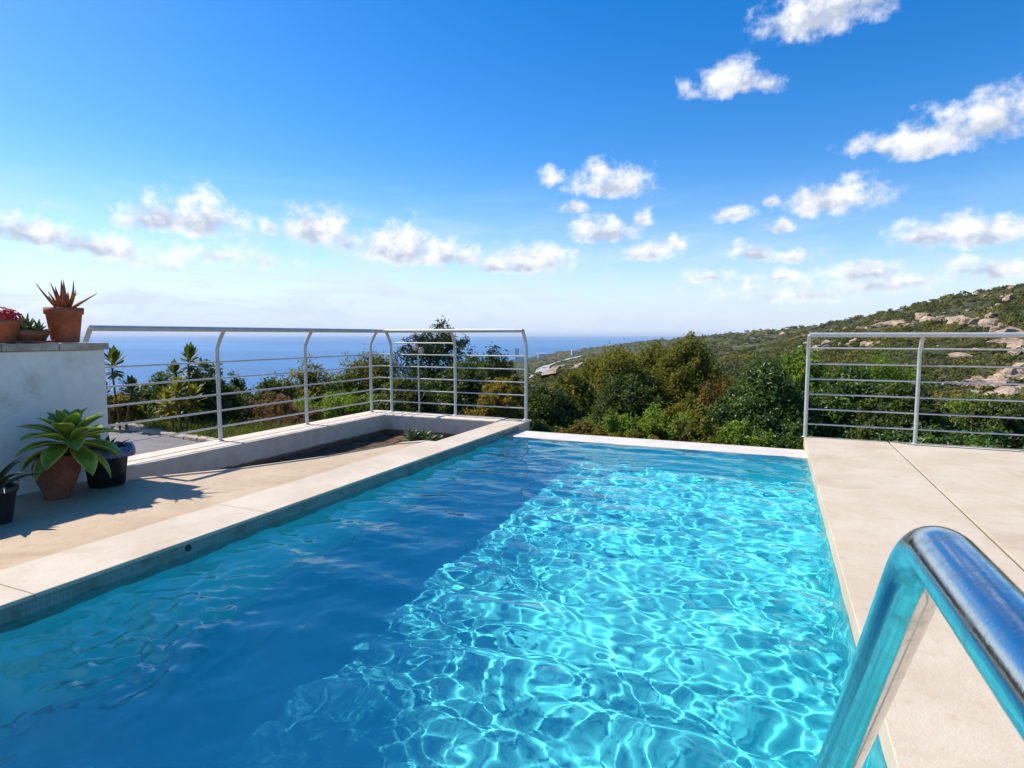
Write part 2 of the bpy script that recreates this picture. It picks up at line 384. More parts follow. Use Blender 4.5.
for l, th, ph, a in waves:
    kk = 6.2832 / l
    H += a * np.sin(kk * (math.cos(th) * (GX + wx) + math.sin(th) * (GY + wy)) + ph)
# rough water where the inlet jet comes up
jet = np.exp(-(((GX + 2.15) / 0.36) ** 2 + ((GY - 1.35) / 0.55) ** 2)) * np.clip(2.2 * fbm(GX * 5, GY * 5, 3, 90) - 0.6, 0, 1.2)
Hj = np.zeros_like(GX)
for i in range(40):
    l = math.exp(wr.uniform(math.log(0.05), math.log(0.16))); th = wr.uniform(0, 6.283); ja = l ** 0.9; jn = globals().get('jn', 0.0) + (ja * 6.2832 / l) ** 2 / 2; Hj += ja * np.sin(6.2832 / l * (math.cos(th) * GX + math.sin(th) * GY) + wr.uniform(0, 6.28))
H = H * env * (1 + 0.6 * np.clip((-1.6 - GX) / 0.6, 0, 1)) + Hj / math.sqrt(jn) * jet * 0.36
WV = np.stack([GX, GY, WZ + H], -1).reshape(-1, 3)
a_ = (np.arange(ny - 1)[:, None] * nx + np.arange(nx - 1)[None, :])
WF = np.stack([a_, a_ + 1, a_ + nx + 1, a_ + nx], -1).reshape(-1, 4)
m_water, g, out = new_mat('clear pool water')
gl = g.node('ShaderNodeBsdfGlass', {'Color': (0.78, 0.965, 1.0, 1), 'Roughness': 0.0, 'IOR': 1.333})
g.l.new(gl.outputs[0], out.inputs[0])
wo = struct(link('pool_water', mesh_np('pool_water', WV, WF, True), m_water), 'rippled blue water filling the pool', 'water')
wo.cycles.is_caustics_caster = True

# ------------------------------------------------------------------ paving
XC = -3.06                                     # back edge of the left coping
TP = [(-2.965, 5.07), (-3.215, 4.75), (-3.436, 3.95), (-3.75, 3.30), (-4.13, 2.80), (-4.50, 2.60)]   # planter front edge
cop = MB()
ys = [YN - 0.6, 0.15, 1.35, 2.55, 3.75, 4.95, YE + 0.02]
for i in range(len(ys) - 1):
    x1 = XC if ys[i + 1] < 5.0 else -2.965
    cop.box(x1, XL, ys[i] + 0.0015, ys[i + 1] - 0.0015, -0.02, 0.0)
cp = cop.build('coping', m_coping, bevel=0.006); struct(cp, 'pale stone coping along the left pool edge', 'coping')
dk = MB()
dk.prism([(XC - 0.003, -3.0), (XC - 0.003, 4.85)] + [(x - 0.02, y - 0.075) for x, y in TP[1:-1]] + [(-4.44, 2.60), (-4.44, -3.0)], -0.40, -0.006)
struct(dk.build('terrace', m_deck, bevel=0.004), 'rough sandy paving left of the pool', 'terrace')
st = MB()                                      # narrow edging strip along the planter
for i in range(1, len(TP) - 2):
    (x0, y0), (x1, y1) = TP[i], TP[i + 1]
    st.prism([(x0, y0), (x1, y1), (x1 - 0.018, y1 - 0.072), (x0 - 0.018, y0 - 0.072)], -0.40, 0.004)
st.prism([(XC - 0.003, 4.948), TP[1], (TP[1][0] - 0.018, TP[1][1] - 0.072), (XC - 0.003, 4.85)], -0.40, 0.004)
struct(st.build('kerb', m_coping), 'narrow stone edging strip along the planter', 'edging')
base = MB(); base.box(-2.93, XL - 0.033, YN - 0.6, YE + 0.018, -0.5, -0.0205)
base.box(XC + 0.002, -2.932, YN - 0.6, 4.94, -0.5, -0.0205)
struct(base.build('coping_bed', m_coping), 'mortar bed under the left coping', 'coping')

rd = MB()
XJ = 1.03
for (x0, x1) in ((XR, XJ - 0.008), (XJ + 0.008, 7.5)):
    yy = [-4.0, 6.685]
    rd.box(x0, x1, yy[0], yy[1], -0.10, 0.0)
ro = rd.build('terrace', m_rdeck, bevel=0.003); struct(ro, 'cream stone terrace right of the pool', 'terrace')
jo = MB(); jo.box(XJ - 0.0075, XJ + 0.0075, -4.0, 6.68, -0.11, -0.012); struct(jo.build('terrace_joint', m_joint), 'dark expansion joint in the right terrace', 'joint')
rbase = MB(); rbase.box(XR + 0.27, 7.45, -4.0, 6.62, -3.4, -0.112); struct(rbase.build('terrace_base', m_white), 'plastered wall carrying the right terrace', 'terrace wall')
nd = MB(); nd.box(XC, XR - 0.004, -4.0, YN, -0.10, -0.001); struct(nd.build('terrace', m_rdeck), 'stone paving at the near end of the pool', 'terrace')

# planter trench, walls
m_soil = pmat('dark damp soil', (0.19, 0.118, 0.068), 0.95, var=0.3, scale=9, bump=0.9, bscale=30, spec=0.1)
sx = np.linspace(-4.55, -2.95, 60); sy = np.linspace(2.55, 6.4, 120); SX, SY = np.meshgrid(sx, sy)
SZ = -0.27 + 0.05 * (fbm(SX * 4, SY * 4, 5, 5) - 0.5) + 0.05 * np.clip((-4.2 - SX) / 0.3, 0, 1)
a_ = (np.arange(119)[:, None] * 60 + np.arange(59)[None, :]); sq = np.stack([a_, a_ + 1, a_ + 61, a_ + 60], -1).reshape(-1, 4)
struct(link('soil', mesh_np('soil', np.stack([SX, SY, SZ], -1).reshape(-1, 3), sq, True), m_soil), 'dark brown soil in the sunken planter', 'soil')
m_kerb, g, out = new_mat('stained cement planter wall')
tc = g.node('ShaderNodeNewGeometry').outputs['Position']; zz = g.node('ShaderNodeSeparateXYZ', {0: tc}).outputs[2]
n = g.noise(tc, 9, 6, 0.65); n2 = g.noise(tc, 50, 4, 0.6)
c = g.mix(g.smooth(n, 0.35, 0.7), (0.66, 0.555, 0.44), (0.54, 0.435, 0.33))
c = g.mix(g.smooth(g.math('ADD', zz, g.math('MULTIPLY', g.math('SUBTRACT', n, 0.5), 0.05)), -0.165, -0.19), c, (0.17, 0.10, 0.06))
b = g.node('ShaderNodeBsdfPrincipled', {'Base Color': c, 'Roughness': 0.85, 'Specular IOR Level': 0.2})
g.l.new(g.node('ShaderNodeBump', {'Height': n2, 'Strength': 0.4, 'Distance': 0.01}).outputs[0], b.inputs['Normal']); g.l.new(b.outputs[0], out.inputs[0])
KX0, KX1 = -4.92, -4.52
kw = MB(); kw.prism([(KX0, 2.80), (KX1 - 0.05, 2.80), (KX1, 3.2), (KX1, YE - 0.33), (-2.967, YE - 0.31), (-2.967, YE), (KX0, YE)], -0.9, 0.012)
tag(kw.build('planter_wall', m_kerb, bevel=0.012), 'low cement kerb wall carrying the railing round the sunken planter', 'wall')

# white garden wall
gw = empty('garden_wall', (-4.42, 2.79, 0))
w = MB(); w.box(-0.28, 0.0, -4.2, 0.0, -0.5, 0.915); w.build('wall', m_white, gw, bevel=0.008)
m_cap = pmat('grey stone cap', (0.60, 0.48, 0.36), 0.8, var=0.22, scale=8, bump=0.3)
yy = 0.02
while yy > -4.2:
    q = MB(); q.box(-0.30, 0.022, yy - 0.325, yy, 0.917, 0.965); q.build('cap', m_cap, gw, bevel=0.006); yy -= 0.33
tag(gw, 'white plastered garden wall with a grey stone cap, carrying flower pots', 'wall')

# terrace strip beyond the kerb
m_grey = pmat('grey gravelled path', (0.20, 0.18, 0.17), 0.9, var=0.14, scale=4, bump=0.5, bscale=50, coord='Object')
e0 = at(90, 423, -0.25); e1 = at(192, 441, -0.25)
pth = MB(); pth.prism([(KX0 - 0.002, 2.0), (KX0 - 0.002, e1[1] + 0.3), (e1[0], e1[1]), (e0[0], e0[1]), (e0[0] - 6, e0[1] - 2), (-12, 0.5)], -0.7, -0.25)
struct(pth.build('path', m_grey), 'grey path behind the kerb wall', 'path')
m_edge = pmat('weathered stone edging', (0.50, 0.40, 0.29), 0.9, var=0.25, scale=6, bump=0.6, bscale=25)
ed = MB(); dd = (e0 - e1); ln = np.linalg.norm(dd); dd /= ln; pn = np.array([-dd[1], dd[0], 0]); pn *= np.sign(pn @ np.array([0, 1, 0]))
s = -0.45
while s < ln + 3:
    L = random.uniform(0.28, 0.5); wd = random.uniform(0.11, 0.16); a = e1 + dd * s; b2 = e1 + dd * (s + L - 0.015)
    ed.prism([tuple(a[:2]), tuple(b2[:2]), tuple((b2 + pn * wd)[:2]), tuple((a + pn * wd)[:2])], -0.6, -0.20 + random.uniform(-0.012, 0.015)); s += L
tag(ed.build('stone_edging', m_edge, bevel=0.015), 'row of weathered stones edging the grass behind the path', 'edging')

# ------------------------------------------------------------------ railings
m_metal = pmat('brushed galvanised steel', (0.56, 0.55, 0.52), 0.45, metal=0.3, var=0.08, scale=14, bump=0.05)
def post_path(base, lean, h, inset=0.105, bend=0.20):
    """straight upright that bends over towards the handrail"""
    b = np.array(base, float); l = np.array(lean, float); pts = [b]
    for k in (0.25, 0.5, 0.75): pts.append(b + np.array([0, 0, (h - bend) * k]))
    p0 = b + np.array([0, 0, h - bend]); p1 = b + np.array([0, 0, h - bend + 0.05]); p2 = b + l * inset + np.array([0, 0, h])
    for t in np.linspace(0, 1, 7): pts.append((1 - t) ** 2 * p0 + 2 * t * (1 - t) * p1 + t * t * p2)
    return pts
def build_rail(name, corners, leans, posts, h, label, thin, hr=0.0235, pr=0.0185):
    """corners: base polyline; posts: (point, lean)"""
    root = empty(name, corners[0])
    o = np.array(corners[0], float)
    for (p, l, kind) in posts:
        q = MB()
        if kind == 'start': q.tube(np.array([np.array(p) + np.array([0, 0, 0.55]), np.array(p) + np.array([0, 0, h - 0.17]), np.array(p) + np.array(l) * 0.105 + np.array([0, 0, h])]) - o, pr, 12)
        else:
            q.tube(np.array(post_path(p, l, h)) - o, pr, 12)
        po = q.build('post', m_metal, root)
        b = np.array(p) - o; MB().lathe([(0.0, 0.001), (0.032, 0.001), (0.032, 0.007), (0.019, 0.009)], 20).build('base_plate', m_metal, po).location = tuple(b)
    top = [np.array(c, float) + np.array(l) * 0.105 + np.array([0, 0, h]) for c, l in zip(corners, leans)]
    path = []
    for i in range(len(top) - 1): path += [top[i] + (top[i + 1] - top[i]) * t for t in np.linspace(0, 1, 14)][(0 if i == 0 else 1):]
    MB().tube(np.array(path) - o, hr, 14).build('handrail', m_metal, root)
    for (z, segs) in thin:
        q = MB()
        for s0 in segs:
            pp = []
            for i in range(len(s0) - 1): pp += [np.array(s0[i], float) + (np.array(s0[i + 1], float) - np.array(s0[i], float)) * t for t in np.linspace(0.0, 1, 10)][(0 if i == 0 else 1):]
            q.tube(np.array(pp) + np.array([0, 0, z]) - o, 0.008, 8)
        q.build('rail', m_metal, root)
    tag(root, label, 'railing'); return root
KZ = 0.012
RX = -4.82; RY = 6.60
cA = (RX, 2.88, KZ); cB = (RX, RY, KZ); cC = (-2.70, RY, KZ)
inl = (1, 0, 0); inf = (0, -1, 0)
postsL = [((RX, 2.88, KZ), inl, ''), ((RX, 4.08, KZ), inl, ''), ((RX, 5.24, KZ), inl, ''), ((RX, 6.43, KZ), inl, ''),
          ((-4.62, RY, KZ), inf, ''), ((-3.66, RY, KZ), inf, ''), ((-2.70, RY, KZ), inf, '')]
zs = [0.135, 0.29, 0.445, 0.60, 0.755]
thin = [(z, [[cA, cB, cC]]) for z in zs] + [(0.905, [[(-4.55, RY, KZ), (-2.70, RY, KZ)], [(RX, 2.9, KZ), (RX, 6.4, KZ)]])]
thin[-1] = (0.905, [[(-4.55, RY, KZ), (-3.66, RY, KZ)]])
build_rail('metal_railing', [cA, cB, cC], [(1, 0, 0), (1, -1, 0), (0, -1, 0)], postsL, 1.06,
           'grey metal railing turning a corner on the low planter wall, left of the pool', thin)
RY2 = 6.64
postsR = [((0.31 + 0.93 * i, RY2, 0.0), inf, '') for i in range(5)]
thin = [(z, [[(0.31, RY2, 0), (4.03, RY2, 0)]]) for z in (0.135, 0.285, 0.435, 0.585, 0.735, 0.89)]
build_rail('metal_railing', [(0.31, RY2, 0), (4.03, RY2, 0)], [inf, inf], postsR, 1.02, 'straight grey metal railing at the end of the cream terrace, right of the pool', thin)

# ------------------------------------------------------------------ pool handrail
m_chrome, g, out = new_mat('polished stainless steel')
tc = g.node('ShaderNodeTexCoord').outputs['Object']
sc = g.noise(g.vmath('MULTIPLY', tc, (1, 1, 1)), 220.0, 4, 0.7); sp = g.noise(tc, 45.0, 5, 0.7)
rgh = g.math('MULTIPLY_ADD', g.smooth(sp, 0.42, 0.72), 0.20, 0.09)
b = g.node('ShaderNodeBsdfPrincipled', {'Base Color': g.mix(g.smooth(sp, 0.45, 0.75), (0.66, 0.66, 0.65), (0.50, 0.49, 0.46)), 'Metallic': 1.0, 'Roughness': rgh})
g.l.new(g.node('ShaderNodeBump', {'Height': sc, 'Strength': 0.07, 'Distance': 0.002}).outputs[0], b.inputs['Normal']); g.l.new(b.outputs[0], out.inputs[0])
corners_h = [(-0.005, 1.60, -0.70), (0.115, 0.545, 0.862), (0.135, -0.74, 0.862), (0.20, -0.86, 0.0)]; setb = [0.055, 0.12]
def catmull(P, n=12):
    P = np.array(P, float); Q = np.vstack([2 * P[0] - P[1], P, 2 * P[-1] - P[-2]]); out = []
    for i in range(1, len(Q) - 2):
        p0, p1, p2, p3 = Q[i - 1:i + 3]
        d1 = max(np.linalg.norm(p1 - p0), 1e-6) ** .5; d2 = np.linalg.norm(p2 - p1) ** .5; d3 = max(np.linalg.norm(p3 - p2), 1e-6) ** .5
        m1 = (p1 - p0) / d1 - (p2 - p0) / (d1 + d2) + (p2 - p1) / d2; m2 = (p2 - p1) / d2 - (p3 - p1) / (d2 + d3) + (p3 - p2) / d3
        m1 *= d2; m2 *= d2
        for t in np.linspace(0, 1, n, endpoint=False):
            out.append((2 * t ** 3 - 3 * t ** 2 + 1) * p1 + (t ** 3 - 2 * t ** 2 + t) * m1 + (-2 * t ** 3 + 3 * t ** 2) * p2 + (t ** 3 - t ** 2) * m2)
    out.append(P[-1]); return np.array(out)
hb = np.array([0.20, -0.86, 0.0]); hroot = empty('pool_handrail', hb)
def fillet(P, sb):
    P = [np.array(p, float) for p in P]; out = [P[0] + (P[1] - P[0]) * t for t in np.linspace(0, 0.9, 12)]
    for i in range(1, len(P) - 1):
        a = P[i] + (P[i - 1] - P[i]) / np.linalg.norm(P[i - 1] - P[i]) * sb[i - 1]; b = P[i] + (P[i + 1] - P[i]) / np.linalg.norm(P[i + 1] - P[i]) * sb[i - 1]
        out += [(1 - t) ** 2 * a + 2 * t * (1 - t) * P[i] + t * t * b for t in np.linspace(0, 1, 22)]
        if i < len(P) - 2: out += [b + (P[i + 1] - b) * t for t in np.linspace(0.05, 0.8, 10)]
    return np.array(out + [P[-1]])
MB().tube(fillet(corners_h, setb) - hb, 0.0215, 48).build('rail', m_chrome, hroot)
MB().lathe([(0.0, 0.001), (0.05, 0.001), (0.05, 0.012), (0.03, 0.022), (0.021, 0.024)], 32).build('flange', m_chrome, hroot)
tag(hroot, 'polished steel pool handrail bending down into the water', 'handrail')

# inlet in the pool wall
m_dark = pmat('dark plastic', (0.02, 0.03, 0.035), 0.5)
p = at(167, 556, 0); q = MB(); pts = [(XL - 0.032, 2.05, -0.052), (XL - 0.024, 2.05, -0.052)]
q.tube(pts, [0.017, 0.015], 20); tag(q.build('water_inlet', m_dark), 'small dark round inlet on the left pool wall', 'inlet')

# ------------------------------------------------------------------ foliage
def leaf_mat(name, stops, rough=0.5, trans=0.3, spec=0.4, nscale=2.0):
    m, g, out = new_mat(name)
    a = g.node('ShaderNodeAttribute', attribute_name='rnd').outputs['Fac']
    tc = g.node('ShaderNodeNewGeometry').outputs['Position']
    n = g.noise(tc, nscale, 3, 0.6)
    f = g.math('ADD', g.math('MULTIPLY_ADD', a, 0.42, 0.08), g.math('MULTIPLY', g.smooth(n, 0.3, 0.7), 0.42))
    c = g.mix(1.0, g.ramp(f, stops), (1.75, 1.6, 1.3), 'MULTIPLY')
    b = g.node('ShaderNodeBsdfPrincipled', {'Base Color': c, 'Roughness': rough, 'Specular IOR Level': spec})
    t = g.node('ShaderNodeBsdfTranslucent', {'Color': g.mix(1.0, c, (1.35, 1.35, 0.6), 'MULTIPLY')})
    mx = g.node('ShaderNodeMixShader', {0: trans}); g.l.new(b.outputs[0], mx.inputs[1]); g.l.new(t.outputs[0], mx.inputs[2])
    g.l.new(mx.outputs[0], out.inputs[0]); return m
LM = {
 'pine': leaf_mat('dark pine foliage', [(0.1, (0.010, 0.020, 0.008)), (0.6, (0.028, 0.046, 0.014)), (1.0, (0.070, 0.090, 0.024))], 0.65, 0.2, 0.2),
 'olive': leaf_mat('olive green foliage', [(0.1, (0.040, 0.052, 0.012)), (0.55, (0.105, 0.110, 0.020)), (1.0, (0.23, 0.19, 0.032))], 0.6, 0.38, 0.2),
 'dark': leaf_mat('dark evergreen foliage', [(0.1, (0.020, 0.034, 0.010)), (0.6, (0.052, 0.075, 0.018)), (1.0, (0.13, 0.145, 0.032))], 0.55, 0.32, 0.25),
 'bright': leaf_mat('bright green foliage', [(0.1, (0.040, 0.075, 0.012)), (0.55, (0.095, 0.150, 0.022)), (1.0, (0.22, 0.27, 0.048))], 0.55, 0.4, 0.25),
 'shiny': leaf_mat('glossy dark green foliage', [(0.1, (0.022, 0.045, 0.012)), (0.6, (0.050, 0.092, 0.020)), (1.0, (0.13, 0.18, 0.045))], 0.42, 0.3, 0.35),
 'brown': leaf_mat('rusty brown foliage', [(0.1, (0.045, 0.037, 0.013)), (0.55, (0.115, 0.085, 0.024)), (1.0, (0.20, 0.15, 0.038))], 0.65, 0.38, 0.2),
 'yellow': leaf_mat('yellow green foliage', [(0.1, (0.06, 0.058, 0.012)), (0.55, (0.13, 0.108, 0.022)), (1.0, (0.24, 0.18, 0.045))], 0.65, 0.38, 0.2),
 'red': leaf_mat('reddish brown twigs and leaves', [(0.1, (0.045, 0.028, 0.018)), (0.55, (0.13, 0.078, 0.048)), (1.0, (0.23, 0.16, 0.09))], 0.7, 0.25, 0.2),
}
m_bark = pmat('grey brown bark', (0.10, 0.075, 0.052), 0.9, var=0.25, scale=12, bump=0.6)

def leaves(pos, out, size, asp, rg, up=0.35, jit=0.9):
    """one folded diamond leaf per position"""
    n = len(pos)
    nrm = out + rg.normal(0, jit, (n, 3)) + np.array([0, 0, up]); nrm /= np.linalg.norm(nrm, axis=1)[:, None]
    t = np.cross(nrm, rg.normal(0, 1, (n, 3))); t /= np.linalg.norm(t, axis=1)[:, None]; b = np.cross(nrm, t)
    L = size * rg.uniform(0.6, 1.35, n)[:, None]; Wd = L * asp
    v = np.stack([pos - t * L * 0.5, pos + b * Wd * 0.5 + nrm * Wd * 0.16, pos + t * L * 0.5 - nrm * L * 0.10, pos - b * Wd * 0.5 + nrm * Wd * 0.16], 1).reshape(-1, 3)
    f = np.arange(n * 4).reshape(n, 4)
    return v, f
def crown(lobes, n, size, asp, seed, twig=22, spread=0.15, ragged=0.25, up=0.35):
    n = int(n * 3.4); size = size * 1.28; asp = min(0.62, asp * 1.25)
    rg = np.random.default_rng(seed); lobes = np.array(lobes, float)
    ar = (lobes[:, 3] * lobes[:, 4] + lobes[:, 4] * lobes[:, 5] + lobes[:, 3] * lobes[:, 5]); ar /= ar.sum()
    P = []; O = []; RND = []
    for lb, w in zip(lobes, ar):
        nt = max(4, int(n * w / twig)); d = rg.normal(0, 1, (nt, 3)); d /= np.linalg.norm(d, axis=1)[:, None]
        low = d[:, 2] < -0.35; d[low, 2] *= -rg.uniform(0.2, 1, low.sum())
        rad = rg.uniform(0, 1, nt) ** 0.35 * (1 + ragged * (rg.uniform(0, 1, nt) ** 3) * 1.6) * (0.82 + 0.36 * fbm(d[:, 0] * 2.2 + seed, d[:, 1] * 2.2 + d[:, 2] * 1.7, 3, seed))
        c = lb[:3] + d * rad[:, None] * lb[3:6]
        base = rg.uniform(0, 1, nt)
        for k in range(twig):
            P.append(c + rg.normal(0, spread * lb[3:6].mean(), (nt, 3))); O.append(d); RND.append(np.clip(base * 0.65 + rg.uniform(0, 0.35, nt), 0, 1))
    P = np.concatenate(P); O = np.concatenate(O)
    v, f = leaves(P, O, size, asp, rg, up)
    return v, f, np.concatenate(RND)
def plant(name, px, py, dist, width, height, kind, label, cat, group, n=7000, leaf=0.05, asp=0.45, seed=1, shape='bush', trunk=True, up=0.35, depth=None, ragged=0.3):
    """px, py: where the top of the crown stands in the view; dist: metres away; width and height in metres"""
    d = sight(px, py); d = d / math.hypot(d[0], d[1]); top = EYEP + d * dist
    gz = float(terrain(top[0], top[1])); zb = min(gz, top[2] - height * 0.6)
    root = empty(name, (top[0], top[1], zb)); rg = np.random.default_rng(seed * 13 + 5)
    ht = top[2] - zb; cb = ht - height; w = width / 2; dp = (depth or width * 0.9) / 2
    lobes = []
    yaw = math.atan2(d[0], d[1])
    if shape == 'bush':
        for i in range(20):                    # clumps over a dome
            t = (i + 0.5) / 20; a = i * 2.399 + rg.uniform(-.3, .3); q = math.sqrt(1 - t ** 1.6) * 0.72; sz_ = rg.uniform(0.24, 0.36)
            hh_ = height * (0.16 + 0.66 * t) + rg.uniform(-.05, .05) * height
            lobes.append((w * q * math.cos(a), dp * q * math.sin(a), cb + hh_, w * sz_, dp * sz_, height * rg.uniform(0.15, 0.22)))
        lobes.append((rg.uniform(-.12, .12) * w, 0, ht - height * 0.16, w * 0.26, dp * 0.26, height * 0.16))
        lobes.append((0, 0, cb + height * 0.38, w * 0.62, dp * 0.62, height * 0.40))
    elif shape == 'pine':
        for t in np.linspace(0, 1, 8):
            rr = w * (1.0 - 0.66 * t ** 1.5); k = max(4, int(8 * (1 - 0.5 * t)))
            for i in range(k):
                a = i * 6.283 / k + t * 9 + rg.uniform(-.3, .3); q = rr * rg.uniform(0.35, 0.70); sz_ = rr * rg.uniform(0.34, 0.50)
                lobes.append((q * math.cos(a), q * math.sin(a) * dp / w, cb + height * (0.06 + 0.86 * t) + rg.uniform(-.05, .05) * height, sz_, sz_, height * rg.uniform(0.06, 0.10)))
            lobes.append((0, 0, cb + height * (0.06 + 0.84 * t), rr * 0.5, rr * 0.5, height * 0.09))
    elif shape == 'wide':
        for i in range(20):
            u = rg.uniform(-0.8, 0.8); v_ = rg.uniform(-0.7, 0.7); sz_ = rg.uniform(0.18, 0.30)
            lobes.append((u * w, v_ * dp, cb + height * rg.uniform(0.30, 0.78) * (1.05 - 0.3 * abs(u)), w * sz_, dp * sz_ * 1.2, height * rg.uniform(0.20, 0.28)))
        lobes.append((0, 0, cb + height * 0.35, w * 0.75, dp * 0.75, height * 0.33))
    v, f, rn = crown(lobes, n, leaf, asp, seed, up=up, ragged=ragged)
    cr = link('crown', mesh_np('crown', v, f, False, rn), LM[kind], root)
    cr.rotation_euler = (0, 0, -yaw)
    tr = MB()
    for i in range(1 if shape == 'pine' else 4):
        a = rg.uniform(0, 6.283); r0 = 0.028 * ht + 0.02
        e = np.array([0, 0, ht * 0.8]) if shape == 'pine' else np.array(lobes[(i * 2) % len(lobes)][:3]) * np.array([0.8, 0.8, 0.95])
        st = np.array([0.05 * math.cos(a), 0.05 * math.sin(a), -0.25])
        tr.tube([st + (e - st) * t + np.array([math.sin(t * 3 + a) * 0.06 * w, math.cos(t * 2.4 + a) * 0.06 * w, 0]) * t for t in np.linspace(0, 1, 8)], [r0 * (1 - 0.75 * t) for t in np.linspace(0, 1, 8)], 8)
    tr.build('trunk', m_bark, root).rotation_euler = (0, 0, -yaw)
    tag(root, label, cat, group); return root

GV = 'trees and bushes in the valley beyond the pool'; GL = 'shrubs behind the left railing'; GR = 'bushes behind the right railing'
# behind the left railing
plant('pine_tree', 434, 327, 13.0, 4.3, 3.4, 'pine', 'tall dark conifer rising above the handrail behind the railing corner', 'tree', GL, 15000, 0.075, 0.22, 3, 'pine')
plant('evergreen_tree', 480, 346, 14.5, 2.5, 3.1, 'pine', 'low dark spreading evergreen just right of the tall conifer', 'tree', GL, 12000, 0.06, 0.35, 4, 'wide')
plant('evergreen_bush', 458, 362, 10.5, 2.0, 2.4, 'dark', 'dark bush filling the gap under the tall conifer', 'bush', GL, 9000, 0.05, 0.4, 5)
plant('dry_bush', 500, 378, 8.2, 0.85, 0.8, 'yellow', 'small tawny yellow bush behind the far planter wall', 'bush', GL, 5000, 0.035, 0.4, 6)
plant('evergreen_bush', 372, 354, 15.0, 2.6, 3.2, 'olive', 'green bush behind the corner post of the left railing', 'bush', GL, 9000, 0.06, 0.4, 7)
plant('evergreen_bush', 310, 368, 13.0, 2.2, 2.6, 'olive', 'rounded green bush between the second and third railing posts', 'bush', GL, 8000, 0.05, 0.45, 8)
plant('evergreen_bush', 268, 381, 11.5, 1.9, 2.0, 'dark', 'low dark bush just right of the second railing post', 'bush', GL, 7500, 0.05, 0.45, 9)
plant('evergreen_tree', 236, 374, 14.0, 1.0, 2.6, 'dark', 'small dark tree standing against the sea', 'tree', GL, 5000, 0.05, 0.4, 10)
plant('evergreen_bush', 200, 366, 9.8, 1.55, 2.0, 'dark', 'dark rounded bush left of the second railing post', 'bush', GL, 8000, 0.045, 0.45, 11)
plant('evergreen_bush', 140, 383, 10.5, 1.9, 1.9, 'dark', 'dark hedge like bush beside the white wall end', 'bush', GL, 8000, 0.045, 0.45, 12)
plant('dry_bush', 275, 396, 9.2, 1.25, 0.85, 'red', 'reddish brown bare looking bush under the rails', 'bush', GL, 5000, 0.04, 0.3, 13, 'wide')
plant('dry_bush', 119, 394, 10.2, 0.75, 0.7, 'yellow', 'orange yellow bush close to the white wall end', 'bush', GL, 2800, 0.04, 0.4, 14)
plant('evergreen_bush', 345, 388, 9.8, 1.9, 1.5, 'bright', 'light green low bush behind the third railing post', 'bush', GL, 7500, 0.045, 0.4, 15, 'wide')
plant('evergreen_bush', 405, 376, 9.0, 1.3, 1.5, 'dark', 'dark bush close behind the railing corner', 'bush', GL, 6000, 0.045, 0.4, 16)
plant('evergreen_bush', 338, 374, 14.5, 2.0, 2.4, 'dark', 'dark bush left of the corner post, partly hiding the sea', 'bush', GL, 7500, 0.05, 0.45, 17)
plant('evergreen_bush', 166, 374, 11.5, 1.6, 2.0, 'dark', 'dark bush just behind the stemmed rosette plants', 'bush', GL, 7500, 0.045, 0.45, 18)
# valley in front of the overflow rim
plant('evergreen_tree', 612, 351, 24.0, 4.6, 4.6, 'olive', 'olive green tree, left of the two large ones beyond the pool', 'tree', GV, 15000, 0.09, 0.45, 20)
plant('evergreen_tree', 690, 337, 25.0, 3.6, 5.2, 'olive', 'tallest olive green tree beyond the pool, its tip on the horizon', 'tree', GV, 14000, 0.09, 0.45, 21)
plant('evergreen_tree', 652, 346, 30.0, 4.2, 4.4, 'olive', 'olive green tree set back between the two large ones', 'tree', GV, 11000, 0.10, 0.45, 22)
plant('evergreen_bush', 572, 372, 19.0, 2.4, 3.0, 'olive', 'olive bush below the road, right of the railing end post', 'bush', GV, 9000, 0.07, 0.45, 23)
plant('evergreen_bush', 548, 385, 13.5, 1.9, 2.2, 'dark', 'dark bush just right of the railing end post', 'bush', GV, 8000, 0.05, 0.45, 24)
plant('evergreen_bush', 628, 378, 14.5, 2.4, 2.3, 'dark', 'dark bush in front of the large olive green tree', 'bush', GV, 9000, 0.055, 0.45, 25)
plant('dry_bush', 722, 375, 13.0, 1.5, 1.9, 'brown', 'rusty yellow bush in front of the tallest tree', 'bush', GV, 7000, 0.05, 0.4, 26)
plant('evergreen_bush', 690, 398, 11.0, 1.6, 1.5, 'olive', 'low olive bush below the rusty bush', 'bush', GV, 7000, 0.045, 0.4, 27)
plant('mastic_bush', 768, 362, 10.5, 1.9, 2.6, 'shiny', 'glossy green bush beside the end of the right railing', 'bush', GV, 13000, 0.05, 0.42, 28)
plant('mastic_bush', 800, 352, 13.5, 2.0, 3.0, 'bright', 'bright green bush behind the glossy one', 'bush', GV, 9000, 0.06, 0.42, 29)
for i, (px, py, ds, w_, h_, kd, lab) in enumerate([
    (560, 415, 8.3, 0.9, 0.8, 'dark', 'low dark shrub at the left end of the overflow rim'),
    (608, 410, 8.6, 1.0, 0.8, 'bright', 'light green low shrub behind the rim, left of centre'),
    (655, 408, 8.8, 1.1, 0.8, 'bright', 'pale green low shrub behind the middle of the rim'),
    (700, 418, 8.4, 1.0, 0.7, 'olive', 'low olive shrub behind the right half of the rim'),
    (745, 424, 8.0, 0.8, 0.7, 'bright', 'small fresh green shrub near the right end of the rim'),
    (585, 426, 7.8, 0.8, 0.6, 'brown', 'small brownish shrub touching the rim on the left'),
    (632, 428, 7.8, 0.8, 0.6, 'olive', 'small olive shrub touching the middle of the rim'),
    (780, 420, 8.2, 0.8, 0.8, 'shiny', 'small glossy shrub in the corner between rim and terrace')]):
    plant('low_shrub', px, py, ds, w_, h_, kd, lab, 'shrub', 'low shrubs just beyond the overflow rim', 4200, 0.04, 0.4, 40 + i, 'wide')
